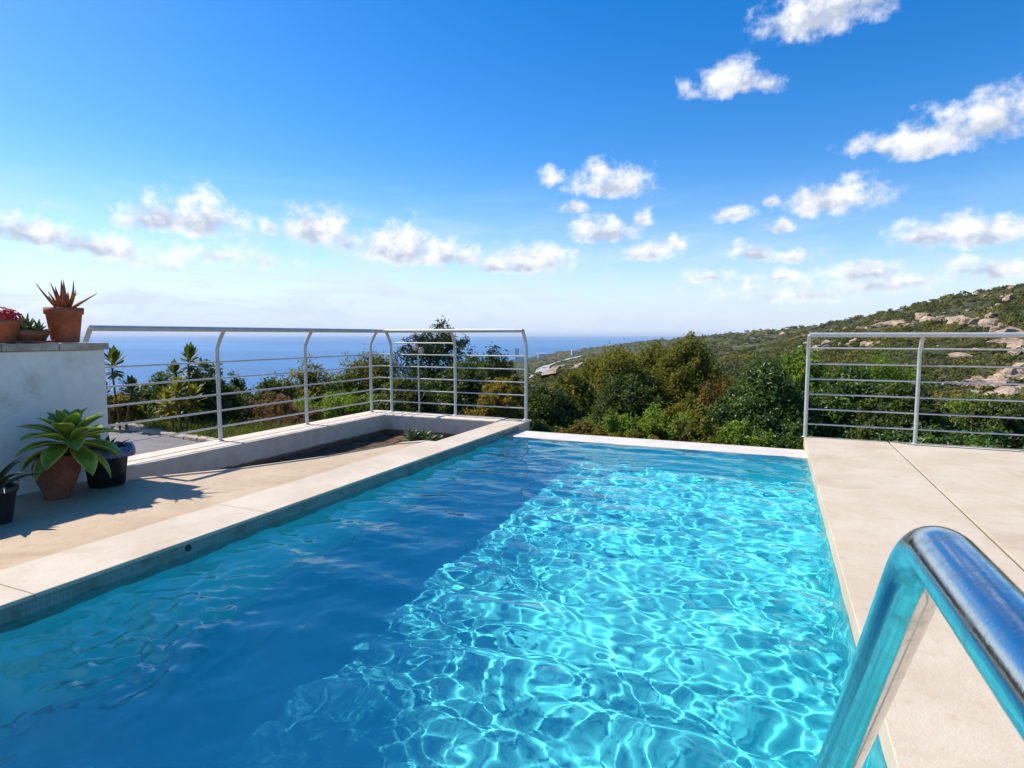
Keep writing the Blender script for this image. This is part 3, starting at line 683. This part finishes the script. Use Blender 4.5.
# behind the right railing
for i, (px, py, ds, w_, h_, kd, n_, lab) in enumerate([
    (850, 366, 11.0, 1.9, 2.4, 'shiny', 11000, 'glossy dark bush behind the first bay of the right railing'),
    (880, 356, 15.0, 2.4, 3.0, 'bright', 9000, 'bright green bush further back behind the first bay'),
    (905, 388, 9.5, 1.5, 1.6, 'dark', 8000, 'dark bush behind the middle post of the right railing'),
    (955, 392, 11.5, 2.2, 1.8, 'bright', 8500, 'broad green bush right of the middle post'),
    (1000, 398, 10.5, 1.8, 1.6, 'dark', 7500, 'dark bush at the right end of the railing view'),
    (1060, 385, 12.0, 2.6, 2.2, 'olive', 6000, 'olive bush beyond the right edge of the terrace view'),
    (935, 418, 8.6, 1.4, 0.9, 'shiny', 6000, 'low glossy shrub just under the lowest rails')]):
    plant('mastic_bush', px, py, ds, w_, h_, kd, lab, 'bush', GR, n_, 0.05, 0.42, 60 + i, 'wide' if i in (3, 6) else 'bush')

# long stemmed plants with leaf rosettes in front of the sea
m_stem = pmat('reddish stem', (0.16, 0.075, 0.045), 0.7, var=0.2, scale=10)
def rosette_stem(px, py, dist, stems, kind, label, seed):
    d = sight(px, py); d = d / math.hypot(d[0], d[1]); top = EYEP + d * dist; rg = np.random.default_rng(seed)
    zb = float(terrain(top[0], top[1])); root = empty('tall_succulent', (top[0], top[1], zb)); V_ = []; F_ = []; RN = []; cnt = 0
    q = MB()
    side = RGT
    for (sx_, dz, size) in stems:
        e = np.array([side[0] * sx_, side[1] * sx_, top[2] - zb + dz]); st = np.array([side[0] * sx_ * 0.3, side[1] * sx_ * 0.3, -0.1])
        q.tube([st + (e - st) * t + side * (0.03 * math.sin(5 * t + sx_ * 9)) for t in np.linspace(0, 1, 9)], [0.017 - 0.006 * t for t in np.linspace(0, 1, 9)], 8)
        nl = 46
        for i in range(nl):
            a = i * 2.399; el = R(82 - 125 * (i / nl)); dirn = np.array([math.cos(a) * math.cos(el), math.sin(a) * math.cos(el), math.sin(el)])
            L = size * rg.uniform(0.75, 1.1); wv = np.cross(dirn, (0, 0, 1)); wv /= np.linalg.norm(wv) + 1e-6; n_ = np.cross(wv, dirn)
            p0 = e - np.array([0, 0, size * 0.85 * i / nl])
            V_ += [p0, p0 + dirn * L * 0.6 + wv * L * 0.20, p0 + dirn * L, p0 + dirn * L * 0.6 - wv * L * 0.20]; F_.append([cnt, cnt + 1, cnt + 2, cnt + 3]); cnt += 4; RN.append(rg.uniform(0, 1))
    link('crown', mesh_np('crown', V_, F_, False, RN), LM[kind], root); q.build('stem', m_stem, root)
    tag(root, label, 'plant', 'long stemmed plants in front of the sea')
rosette_stem(114, 360, 9.6, [(0, 0, 0.21), (-0.16, -0.40, 0.16), (0.22, -0.36, 0.18)], 'dark', 'tall dark stem with a leafy rosette beside the white wall end', 71)
rosette_stem(190, 356, 9.4, [(0, 0, 0.20), (-0.22, -0.20, 0.18), (0.07, -0.4, 0.18), (-0.08, -0.55, 0.18)], 'dark', 'tall reddish stem with dark green rosettes left of the second post', 72)
rosette_stem(178, 388, 8.9, [(0, 0, 0.20), (-0.16, -0.14, 0.18), (0.18, -0.10, 0.2)], 'olive', 'short stemmed green rosettes below the taller one', 73)

# pale bloom on a thin pole behind the corner
d = sight(418, 345); d = d / math.hypot(d[0], d[1]); tp = EYEP + d * 8.0; zb = float(terrain(tp[0], tp[1]))
fl = empty('flower_stalk', (tp[0], tp[1], zb)); hgt = tp[2] - zb
m_pink = pmat('pale pink petals', (0.72, 0.60, 0.56), 0.7, var=0.15, scale=20)
MB().tube([(0, 0, -0.1), (0.01, 0, hgt * 0.5), (0, 0, hgt - 0.12)], [0.012, 0.011, 0.009], 8).build('stalk', m_metal, fl)
rg = np.random.default_rng(5)
for sx_, dz_ in ((-0.042, 0.0), (0.045, -0.05)):
    q = MB(); dome = []
    q.lathe([(0.0, -0.05), (0.022, -0.03), (0.026, 0.0), (0.02, 0.02), (0.0, 0.026)], 12)
    q.v = [(a + sx_, b, c + hgt + dz_ - 0.03) for a, b, c in q.v]
    for i in range(46):
        a = rg.normal(0, 1, 3); a /= np.linalg.norm(a); c = np.array([sx_, 0, hgt + dz_ - 0.03]) + a * 0.026 * np.array([1, 1, 1.5])
        t = np.cross(a, rg.normal(0, 1, 3)); t /= np.linalg.norm(t); b = np.cross(a, t)
        q.add([c - t * .022 + a * .012, c + b * .016, c + t * .022 + a * .012, c - b * .016], [(0, 1, 2, 3)])
    q.build('bloom', m_pink, fl)
tag(fl, 'pale pink bloom on a thin stalk behind the railing corner', 'flower')

# grass by the stone edging
gp = []; rg = np.random.default_rng(8)
for k in range(26000):
    s = rg.uniform(-2.2, 6.0); o_ = abs(rg.normal(0, 0.8)) + 0.10; p = e1 + dd * s + pn * o_; gp.append((p[0], p[1], float(0)))
gp = np.array(gp); keep = gp[:, 0] < KX0 - 0.03; gp = gp[keep]; gz = np.maximum(terrain(gp[:, 0], gp[:, 1]), -0.265); gp[:, 2] = gz
n = len(gp); a = rg.uniform(0, 6.283, n); hh = rg.uniform(0.04, 0.16, n) * (0.5 + fbm(gp[:, 0] * 2, gp[:, 1] * 2, 3, 77)); wv = np.stack([np.cos(a), np.sin(a), 0 * a], 1) * 0.008
lean = np.stack([rg.normal(0, .5, n), rg.normal(0, .5, n), np.ones(n)], 1) * hh[:, None]
gv = np.stack([gp - wv, gp + wv, gp + lean * 0.6 + wv * 0.6, gp + lean], 1).reshape(-1, 3)
LM['grass'] = leaf_mat('short green grass', [(0.1, (0.030, 0.045, 0.010)), (0.5, (0.065, 0.085, 0.016)), (0.8, (0.12, 0.115, 0.03)), (1.0, (0.20, 0.155, 0.06))], 0.6, 0.35)
struct(link('grass', mesh_np('grass', gv, np.arange(n * 4).reshape(n, 4), False, rg.uniform(0, 1, n)), LM['grass']), 'bright green grass along the stone edging', 'grass', 'stuff')
gb = MB(); A = e1 - dd * 2.0; B = e1 + dd * 7
def clip_x(poly, xm):
    out = []
    for (ax, ay), (bx, by) in zip(poly, poly[1:] + poly[:1]):
        if ax <= xm: out.append((ax, ay))
        if (ax <= xm) != (bx <= xm): t = (xm - ax) / (bx - ax); out.append((xm, ay + (by - ay) * t))
    return out
gb.prism(clip_x([tuple((A + pn * 0.14)[:2]), tuple((B + pn * 0.14)[:2]), tuple((B + pn * 2.2)[:2]), tuple((A + pn * 1.6)[:2])], KX0 - 0.004), -1.2, -0.26)
struct(gb.build('ground', m_ground), 'earth under the grass beyond the path', 'ground')

# scrub on the hillside: a mass nobody could count
rg = np.random.default_rng(31); PV = []; 
N = 30000
azz = rg.uniform(-34, 24, N); Rr = np.interp(azz, RID_AZ, RID_R); lr = rg.uniform(0, 1, N) ** 0.8; rad = np.exp(np.log(34) + (np.log(Rr * 1.01) - np.log(34)) * lr)
xx = rad * np.sin(np.radians(azz)); yy = rad * np.cos(np.radians(azz)); den = fbm(xx / 22, yy / 22, 4, 51)
keep = rg.uniform(0, 1, N) < np.clip((den - 0.30) * 5.0, 0.16, 1.0); xx, yy, rad = xx[keep], yy[keep], rad[keep]; N = len(xx); zz_ = terrain(xx, yy)
sz = np.clip(rg.lognormal(-0.25, 0.4, N), 0.4, 1.9) * np.clip(rad / 190, 0.75, 1.45)
LPB = 34
d = rg.normal(0, 1, (N, LPB, 3)); d[..., 2] = np.abs(d[..., 2]); d /= np.linalg.norm(d, axis=2)[..., None]
lump = rg.uniform(0.65, 1.1, (N, LPB, 1))
pos = np.stack([xx, yy, zz_ - 0.15 * sz], 1)[:, None, :] + d * lump * sz[:, None, None] * np.array([1.0, 1.0, 0.8])
pos = pos.reshape(-1, 3); od = d.reshape(-1, 3); szs = np.repeat(sz, LPB)
v, f = leaves(pos, od, 1.0, 0.6, rg, 0.2, 0.55)
v = (v.reshape(-1, 4, 3) - pos[:, None, :]) * (szs * 0.55)[:, None, None] + pos[:, None, :]
tone = np.repeat(np.clip(0.15 + 0.75 * fbm(xx / 60, yy / 60, 3, 61) + rg.normal(0, 0.18, N) - 0.05, 0, 1), LPB) * 0.8 + rg.uniform(0, 0.2, N * LPB)
LM['scrub'] = leaf_mat('hillside scrub', [(0.15, (0.018, 0.028, 0.010)), (0.42, (0.045, 0.055, 0.016)), (0.65, (0.095, 0.092, 0.022)), (0.95, (0.19, 0.15, 0.036))], 0.75, 0.2, 0.2, 0.05)
struct(link('scrub', mesh_np('scrub', v.reshape(-1, 3), f, False, tone), LM['scrub']), 'dense dark scrub covering the rocky hillside', 'scrub', 'stuff')

# limestone outcrops
m_rock = pmat('pinkish limestone', (0.44, 0.31, 0.21), 0.9, var=0.22, scale=1.6, bump=1.0, bscale=4.0, col2=(0.22, 0.15, 0.10), mottled=((0.48, 0.38, 0.29), 2.2))
import bmesh
def rock_mesh(seed):
    bm = bmesh.new(); bmesh.ops.create_icosphere(bm, subdivisions=5, radius=1.0); rg = np.random.default_rng(seed)
    pl = [(lambda a: a / np.linalg.norm(a))(rg.normal(0, 1, 3)) for _ in range(11)]; ds = rg.uniform(0.42, 0.85, 11)
    for vv in bm.verts:
        p = np.array(vv.co)
        for nn, q in zip(pl, ds):
            s_ = p @ nn - q
            if s_ > 0: p = p - nn * s_ * 0.93
        k = 1 + 0.22 * (fbm(p[0] * 2.5 + 9, p[1] * 2.5 + p[2] * 3.1, 4, seed) - 0.5)
        k2 = 0.30 * (abs(fbm(p[0] * 5 + p[2] * 2, p[1] * 5 + p[2] * 6.5, 4, seed + 20) - 0.5)); ly = 0.10 * (vnoise(p[2] * 6.0 + 0.3 * p[0], p[0] * 0.7 + p[1] * 0.5, seed + 3) - 0.5)
        p = p * (k - k2 + ly); p[2] *= 0.85; vv.co = p
    me = bpy.data.meshes.new('rock'); bm.to_mesh(me); bm.free(); me.materials.append(m_rock); return me
RM = [rock_mesh(s) for s in range(6)]
ROCKS = []
rr_ = random.Random(4)
def rockband(x0, y0, x1, y1, n, w0, w1, sp=3):
    for i in range(n):
        t = (i + rr_.uniform(0, 1)) / n; ROCKS.append((x0 + (x1 - x0) * t, y0 + (y1 - y0) * t + rr_.gauss(0, sp), rr_.uniform(w0, w1)))
rockband(862, 328, 905, 322, 9, 6, 13, 2); rockband(900, 323, 960, 321, 10, 7, 17, 2.5); rockband(950, 322, 990, 325, 7, 9, 18, 2.5); rockband(985, 327, 1026, 330, 8, 7, 14, 2)
rockband(835, 345, 880, 345, 9, 6, 14, 2); rockband(784, 352, 830, 346, 8, 5, 13, 3); rockband(1000, 345, 1030, 350, 8, 12, 24, 5)
rockband(972, 386, 1032, 376, 11, 16, 30, 3); rockband(975, 396, 1030, 392, 8, 12, 24, 3); rockband(948, 388, 972, 392, 4, 8, 15, 3)
rockband(800, 335, 900, 328, 6, 3, 7, 3); rockband(930, 308, 1024, 301, 7, 3, 9, 6); rockband(965, 296, 1022, 290, 5, 4, 9, 4); rockband(740, 345, 800, 340, 6, 4, 8, 3)
for k in range(40):
    x = rr_.uniform(730, 1030); y0 = np.interp(x, [700, 806, 900, 1024], [336, 328, 310, 286]); ROCKS.append((x, rr_.uniform(y0 + 3, 362), rr_.uniform(1.5, 5)))
ROCKS += [(962, 357, 13), (975, 350, 6), (955, 322, 15), (1010, 300, 12), (990, 318, 12)]
far_px = [(600, 356), (615, 353)]
def rock_label(i, x, y, w):
    band = 'near the skyline' if y < 312 else 'in the ledge above the handrail' if y < 334 else 'seen between the upper rails' if y < 362 else 'in the big outcrop behind the lower rails'
    size = 'small' if w < 6 else 'mid sized' if w < 11 else 'large'
    return f'{size} pinkish limestone rock on the hillside, {band}'
for i, (x, y, w) in enumerate(ROCKS):
    P = on_terrain(x, y)
    if P is None: continue
    dist = np.linalg.norm(P - EYEP); s_ = w / F * dist * 0.46
    o = link('rock', RM[i % 6], None); o.location = tuple(P + np.array([0, 0, s_ * rr_.uniform(-0.15, 0.12)])); o.rotation_euler = (rr_.uniform(-.25, .25), rr_.uniform(-.25, .25), rr_.uniform(0, 6.28))
    o.scale = (s_ * rr_.uniform(0.9, 1.7), s_ * rr_.uniform(0.8, 1.2), s_ * rr_.uniform(0.7, 1.15))
    tag(o, rock_label(i, x, y, w), 'rock', 'limestone rocks on the hillside')

# coast road, embankment, far buildings
m_road = pmat('pale grey asphalt', (0.36, 0.35, 0.335), 0.8, var=0.1, scale=0.05)
m_cut = pmat('tan road cutting', (0.42, 0.30, 0.19), 0.9, var=0.25, scale=0.08)
def ribbon(pxs, width, mat, name, lift):
    P = [on_terrain(x, y) for x, y in pxs]; P = [p for p in P if p is not None]; Q = catmull(np.array(P), 8); l = []; 
    t = np.gradient(Q[:, :2], axis=0); t /= np.linalg.norm(t, axis=1)[:, None]; nn = np.stack([-t[:, 1], t[:, 0]], 1)
    v = []
    for p, n_ in zip(Q, nn):
        for s_ in (-1, 1):
            x, y = p[:2] + n_ * width / 2 * s_; v.append((x, y, float(terrain(x, y)) + lift))
    n = len(Q); f = [(2 * i, 2 * i + 1, 2 * i + 3, 2 * i + 2) for i in range(n - 1)]
    m = MB(); m.add(v, f)
    m.add([(a, b, c - 3) for a, b, c in v], [q[::-1] for q in f]); m.add(v + [(a, b, c - 3) for a, b, c in v], [(2 * i, 2 * i + 2, 2 * n + 2 * i + 2, 2 * n + 2 * i) for i in range(n - 1)] + [(2 * i + 3, 2 * i + 1, 2 * n + 2 * i + 1, 2 * n + 2 * i + 3) for i in range(n - 1)])
    return m.build(name, mat)
struct(ribbon([(540, 376.5), (542, 371.5), (548, 366.5), (558, 362.5), (569, 359), (579, 356.5)], 12, m_road, 'road', 1.0), 'coast road curving down towards the sea', 'road')
struct(ribbon([(548.5, 378), (550, 374), (554, 370), (562, 366)], 6, m_cut, 'embankment', 1.6), 'tan earth bank beside the coast road', 'bank')
struct(ribbon([(572, 371), (577, 367), (581, 364)], 4, m_cut, 'track', 1.6), 'short pale track above the coast road', 'track')
m_bld = pmat('pale rendered wall', (0.84, 0.80, 0.76), 0.8, var=0.04, scale=0.2); m_win = pmat('dark window', (0.05, 0.055, 0.06), 0.3)
def building(px, py, dist, blocks, label, rz=0.4):
    d = sight(px, py); P = EYEP + d * dist; zt = float(terrain(P[0], P[1])); root = empty('building', (P[0], P[1], min(P[2], zt + 2)), rz); k = 600 / dist
    for (x, wpx, hpx) in blocks:
        w = wpx / k; h = hpx / k + 6; q = MB(); q.box(x / k - w / 2, x / k + w / 2, -w / 2, w / 2, -6, h - 6); q.build('wall', m_bld, root)
        q = MB(); q.box(x / k - w / 2 - .3, x / k + w / 2 + .3, -w / 2 - .3, w / 2 + .3, h - 5.98, h - 5.2); q.build('roof', m_bld, root)
        for fz in range(2, max(3, int(h - 8)), 4):
            for s_ in (-0.25, 0.25):
                q = MB(); q.box(x / k + s_ * w - w * .07, x / k + s_ * w + w * .07, -w / 2 - .05, -w / 2 + .3, fz, fz + 1.6); wn = q.build('window', m_bld, root); q = MB(); q.box(x / k + s_ * w - w * .05, x / k + s_ * w + w * .05, -w / 2 - .08, -w / 2 - .06, fz + .15, fz + 1.45); q.build('pane', m_win, wn)
    tag(root, label, 'building')
building(521, 357, 1250, [(-4, 4, 13), (5, 4, 12), (0.5, 6, 5)], 'pale twin towered building near the coast, beside the railing end post')
building(542, 355, 1300, [(0, 8, 3)], 'low pale building on the slope right of the twin towered one')
building(574, 350, 1100, [(0, 5, 3), (5, 3, 2)], 'small pale house on the ridge above the coast road')

# ------------------------------------------------------------------ pots and plants
m_terra = pmat('terracotta', (0.46, 0.115, 0.045), 0.75, var=0.18, scale=9, bump=0.2, mottled=((0.50, 0.21, 0.12), 7))
m_terra2 = pmat('weathered terracotta', (0.30, 0.10, 0.05), 0.8, var=0.22, scale=8, bump=0.3, mottled=((0.40, 0.26, 0.18), 5))
m_black = pmat('black nursery plastic', (0.018, 0.019, 0.022), 0.45, var=0.2, scale=6)
m_bag = pmat('crumpled blue grey plastic', (0.16, 0.22, 0.36), 0.35, var=0.3, scale=9, bump=0.5, col2=(0.05, 0.07, 0.14))
def leaf_blade(mb, base, az, el, L, wmax, curl, cup=0.2, seg=9, tip=0.55):
    """fleshy leaf: rows of five across with a raised margin and a thickness"""
    p = np.array(base, float); hd = np.array([math.cos(az), math.sin(az), 0]); side = np.array([-math.sin(az), math.cos(az), 0]); v = []; th = el
    tops = []; bots = []
    for i in range(seg + 1):
        t = i / seg; w = wmax * (math.sin(math.pi * min(1, t * 0.5 / tip)) if t < tip else max(0.0, 1 - ((t - tip) / (1 - tip)) ** 1.7)) * (1 if t > 0.0 else 1); w = max(w, wmax * 0.32 * (1 - t) + 0.0015)
        dirn = hd * math.cos(th) + np.array([0, 0, math.sin(th)]); nr = -hd * math.sin(th) + np.array([0, 0, math.cos(th)])
        row = [p + side * w * s_ + nr * (w * cup * s_ * s_) for s_ in (-1, -0.5, 0, 0.5, 1)]
        tops.append(row); bots.append([q - nr * (0.010 * (1 - t * 0.7) * (1 - abs(s_) * 0.75)) for q, s_ in zip(row, (-1, -0.5, 0, 0.5, 1))])
        p = p + dirn * L / seg; th -= curl / seg
    v = [q for r_ in tops for q in r_] + [q for r_ in bots for q in r_]; n = (seg + 1) * 5
    f = []
    for i in range(seg):
        for k in range(4):
            f.append((i * 5 + k, (i + 1) * 5 + k, (i + 1) * 5 + k + 1, i * 5 + k + 1)); f.append((n + i * 5 + k, n + i * 5 + k + 1, n + (i + 1) * 5 + k + 1, n + (i + 1) * 5 + k))
        f.append((i * 5, n + i * 5, n + (i + 1) * 5, (i + 1) * 5)); f.append((i * 5 + 4, (i + 1) * 5 + 4, n + (i + 1) * 5 + 4, n + i * 5 + 4))
    st = mb.n; mb.add(v, f, True)
    return st
def blade_mat(name, col, edge, trans=0.25, rough=0.38):
    m, g, out = new_mat(name)
    a = g.node('ShaderNodeAttribute', attribute_name='edge').outputs['Fac']; tc = g.node('ShaderNodeTexCoord').outputs['Object']
    n = g.noise(tc, 9, 4, 0.6)
    c = g.mix(g.smooth(n, 0.35, 0.68), col, tuple(x * 0.62 for x in col)); c = g.mix(g.smooth(a, 0.62, 1.0), c, edge)
    b = g.node('ShaderNodeBsdfPrincipled', {'Base Color': c, 'Roughness': rough}); t = g.node('ShaderNodeBsdfTranslucent', {'Color': g.mix(1.0, c, (1.5, 1.5, 0.6), 'MULTIPLY')})
    mx = g.node('ShaderNodeMixShader', {0: trans}); g.l.new(b.outputs[0], mx.inputs[1]); g.l.new(t.outputs[0], mx.inputs[2]); g.l.new(mx.outputs[0], out.inputs[0]); return m
def build_blades(mb, name, mat, parent):
    o = mb.build(name, mat, parent); a = o.data.attributes.new('edge', 'FLOAT', 'POINT')
    a.data.foreach_set('value', np.array([abs((i % 5) - 2) / 2 for i in range(mb.n)], np.float32)); return o
m_agave = blade_mat('broad green succulent leaf', (0.32, 0.42, 0.056), (0.60, 0.60, 0.19), 0.45)
m_aloe = blade_mat('reddish aloe leaf', (0.40, 0.13, 0.045), (0.46, 0.24, 0.08), 0.35)
m_small = blade_mat('pale green succulent leaf', (0.15, 0.20, 0.06), (0.34, 0.36, 0.14), 0.25)
m_darkleaf = blade_mat('dark leaf', (0.03, 0.05, 0.02), (0.05, 0.07, 0.03), 0.15)
def pot(root, prof, mat, soil_r, soil_z, wob=0.0):
    MB().lathe(prof, 44, wob).build('pot', mat, root)
    MB().lathe([(0.0, soil_z + 0.008), (soil_r * .6, soil_z + 0.004), (soil_r, soil_z)], 28).build('soil', m_soil, root)

# agave in the round terracotta pot
pA = at(50, 498, 0); pA = np.array([-4.135, 2.275, -0.006])
r1 = empty('potted_succulent', pA)
pot(r1, [(r_ * 0.86, z_) for r_, z_ in [(0.0, 0.0), (0.085, 0.0), (0.09, 0.012), (0.088, 0.03), (0.118, 0.10), (0.145, 0.165), (0.146, 0.21), (0.128, 0.24), (0.126, 0.25), (0.142, 0.26), (0.142, 0.277), (0.124, 0.277), (0.112, 0.245), (0.10, 0.22)]], m_terra2, 0.10, 0.24, 0.01)
mb = MB(); rg = np.random.default_rng(3); ce = np.array([0.085, 0.03, 0.375])
MB().tube([(0, 0, 0.2), (0.05, 0.015, 0.27), tuple(ce)], [0.03, 0.028, 0.03], 10).build('stem', m_stem, r1)
for i in range(30):
    t = i / 30; a = i * 2.399 + 0.4; el = R(86 - 112 * t); L = (0.17 + 0.125 * min(1, t * 2.0)) * rg.uniform(0.9, 1.08); wv = 0.040 + 0.024 * min(1, t * 2.2)
    leaf_blade(mb, ce + np.array([0.015 * math.cos(a), 0.015 * math.sin(a), 0.03 - 0.09 * t]), a, el, L, wv, R(28 + 30 * t), 0.32)
build_blades(mb, 'leaves', m_agave, r1)
tag(r1, 'broad leaved green succulent in a round terracotta pot on the paving by the white wall', 'potted plant')

# black nursery pot behind it
pB = np.array([-4.19, 2.56, -0.006]); pB = np.array([-4.17, 2.60, -0.006]); r2 = empty('plant_pot', pB)
MB().lathe([(0.0, 0.0), (0.10, 0.0), (0.105, 0.01), (0.135, 0.24), (0.148, 0.245), (0.148, 0.262), (0.134, 0.262), (0.122, 0.20), (0.11, 0.02), (0.0, 0.02)], 40).build('pot', m_black, r2)
q = MB(); seg = 60; v = []
for j, (rr0, z0) in enumerate([(0.125, 0.235), (0.138, 0.272), (0.156, 0.268), (0.168, 0.235), (0.172, 0.205)]):
    for k in range(seg):
        a = 6.2832 * k / seg; u = fbm(np.array([math.cos(a) * 3 + j * .3]), np.array([math.sin(a) * 3 + j * .5]), 4, 15)[0] - 0.5
        vis = 1.0 if math.cos(a - 0.2) > -0.35 else 0.6
        v.append(((rr0 + 0.030 * u) * math.cos(a), (rr0 + 0.030 * u) * math.sin(a), 0.262 + (z0 - 0.262) * vis + 0.045 * u))
q.add(v, [(j * seg + k, j * seg + (k + 1) % seg, (j + 1) * seg + (k + 1) % seg, (j + 1) * seg + k) for j in range(4) for k in range(seg)], True)
bo = q.build('liner', m_bag, r2); sd = bo.modifiers.new('thick', 'SOLIDIFY'); sd.thickness = 0.003
MB().lathe([(0.0, 0.225), (0.08, 0.222), (0.124, 0.215)], 28).build('soil', m_soil, r2)
mb = MB()
for i in range(9):
    a = i * 2.4; leaf_blade(mb, (0.02 * math.cos(a), 0.02 * math.sin(a), 0.21), a, R(70 - 5 * i), 0.16, 0.016, R(40), 0.3)
build_blades(mb, 'leaves', m_darkleaf, r2)
tag(r2, 'black plastic pot with a crumpled blue liner over its rim, by the wall end', 'plant pot')

# dark pot at the left edge
pC = at(-4, 522, 0); pC = np.array([pC[0], pC[1], -0.006]); r3 = empty('potted_plant', pC)
pot(r3, [(0.0, 0.0), (0.07, 0.0), (0.072, 0.01), (0.098, 0.17), (0.108, 0.172), (0.108, 0.20), (0.096, 0.20), (0.088, 0.17)], m_black, 0.09, 0.175)
mb = MB()
for i in range(13):
    a = i * 2.399 + 0.9; leaf_blade(mb, (0.01 * math.cos(a), 0.01 * math.sin(a), 0.17), a, R(85 - 5 * i), 0.22, 0.022, R(60), 0.3)
build_blades(mb, 'leaves', m_darkleaf, r3)
tag(r3, 'dark leaved plant in a black pot at the left edge of the paving', 'potted plant')

# three pots on the wall
WT = 0.967
def wall_pt(px, off): # along the wall at a given sight line, off = metres back from its face
    x = -4.42 - off; d = sight(px, 340); t = x / d[0]; return np.array([x, d[1] * t, WT])
r4 = empty('potted_aloe', wall_pt(65.5, 0.13))
pot(r4, [(0.0, 0.0), (0.078, 0.0), (0.081, 0.006), (0.104, 0.195), (0.114, 0.198), (0.117, 0.242), (0.106, 0.242), (0.098, 0.19)], m_terra, 0.100, 0.215)
mb = MB(); rg = np.random.default_rng(9)
for i in range(20):
    t = i / 20; a = i * 2.399 + 0.3; leaf_blade(mb, (0.02 * math.cos(a), 0.02 * math.sin(a), 0.215), a, R(88 - 62 * t), (0.18 + 0.05 * math.sin(i * 1.7)), 0.016, R(-14 + 20 * math.sin(i * 2.1)), 0.5, 9, 0.2)
build_blades(mb, 'leaves', m_aloe, r4); tag(r4, 'spiky reddish aloe in a tall terracotta pot on the wall', 'potted plant', 'pots on the white wall')
r5 = empty('potted_succulent', wall_pt(30, 0.13))
pot(r5, [(0.0, 0.0), (0.075, 0.0), (0.08, 0.008), (0.105, 0.055), (0.112, 0.062), (0.112, 0.085), (0.102, 0.085), (0.09, 0.06)], m_terra2, 0.095, 0.07)
MB().lathe([(0.0, 0.001), (0.125, 0.001), (0.14, 0.014), (0.135, 0.016), (0.12, 0.006)], 32).build('saucer', m_terra2, r5)
mb = MB()
for (cx_, cy_, nn_, LL) in ((-0.02, 0.0, 20, 0.11), (0.05, 0.03, 12, 0.075), (-0.06, -0.03, 12, 0.07), (0.02, -0.05, 12, 0.07)):
    for i in range(nn_):
        t = i / nn_; a = i * 2.399; leaf_blade(mb, (cx_, cy_, 0.075), a, R(88 - 70 * t), LL * (1.15 if i < 3 else 0.9), 0.013, R(15), 0.4, 6, 0.35)
build_blades(mb, 'leaves', m_small, r5); tag(r5, 'small pale green succulent in a low terracotta bowl on the wall', 'potted plant', 'pots on the white wall')
r6 = empty('potted_flower', wall_pt(3, 0.13))
pot(r6, [(0.0, 0.0), (0.065, 0.0), (0.068, 0.006), (0.092, 0.115), (0.100, 0.118), (0.102, 0.15), (0.092, 0.15), (0.085, 0.12)], m_terra, 0.088, 0.13)
m_red = pmat('red petals', (0.72, 0.018, 0.02), 0.5, var=0.2, scale=30)
q = MB(); rg = np.random.default_rng(12)
for i in range(150):
    a = rg.normal(0, 1, 3); a[2] = abs(a[2]); a /= np.linalg.norm(a); c = np.array([0, 0, 0.145]) + a * np.array([0.115, 0.115, 0.085]) * rg.uniform(.6, 1.05)
    t = np.cross(a + rg.normal(0, .4, 3), rg.normal(0, 1, 3)); t /= np.linalg.norm(t); b = np.cross(a, t); s_ = rg.uniform(.012, .024)
    q.add([c - t * s_, c + b * s_ * .8, c + t * s_, c - b * s_ * .8], [(0, 1, 2, 3)])
q.build('flowers', m_red, r6)
mb = MB()
for i in range(14): leaf_blade(mb, (0, 0, 0.13), i * 2.399, R(60 - 3 * i), 0.09, 0.02, R(40), 0.2, 5, 0.5)
build_blades(mb, 'leaves', m_small, r6); tag(r6, 'bright red flowers in a terracotta pot on the wall', 'potted plant', 'pots on the white wall')

# small rosettes in the planter
for i, (px, py, sc_, lab) in enumerate([(415, 436, 1.0, 'small pale green rosette plant in the planter soil'), (432, 437, 0.7, 'tiny pale rosette right of the larger one in the planter')]):
    P = at(px, py, -0.12); r7 = empty('rosette_plant', (P[0], P[1], -0.28)); mb = MB()
    for (cx_, cy_) in ((0, 0), (0.10, 0.04), (-0.09, 0.05), (0.03, -0.09)):
        for k in range(16):
            t = k / 16; leaf_blade(mb, (cx_ * sc_, cy_ * sc_, 0.10), k * 2.399, R(82 - 75 * t), 0.14 * sc_, 0.030 * sc_, R(30), 0.3, 6, 0.55)
    sb_ = MB()
    for (cx_, cy_) in ((0, 0), (0.10, 0.04), (-0.09, 0.05), (0.03, -0.09)): sb_.tube([(cx_ * sc_ * 0.5, cy_ * sc_ * 0.5, -0.03), (cx_ * sc_ * 0.8, cy_ * sc_ * 0.8, 0.04), (cx_ * sc_, cy_ * sc_, 0.11)], 0.008, 8)
    sb_.build('stem', m_stem, r7)
    build_blades(mb, 'leaves', m_small, r7); tag(r7, lab, 'plant')

# ------------------------------------------------------------------ sea haze
m_haze, g, out = new_mat('thin sea haze')
g.l.new(g.node('ShaderNodeVolumePrincipled', {'Color': (0.80, 0.88, 1.0, 1), 'Density': 4.0e-5}).outputs[0], out.inputs['Volume'])
hz = MB(); hz.box(-75000, 75000, -75000, 75000, SEA - 8, 95)
struct(hz.build('haze', m_haze), 'thin pale haze over the sea', 'haze', 'stuff')
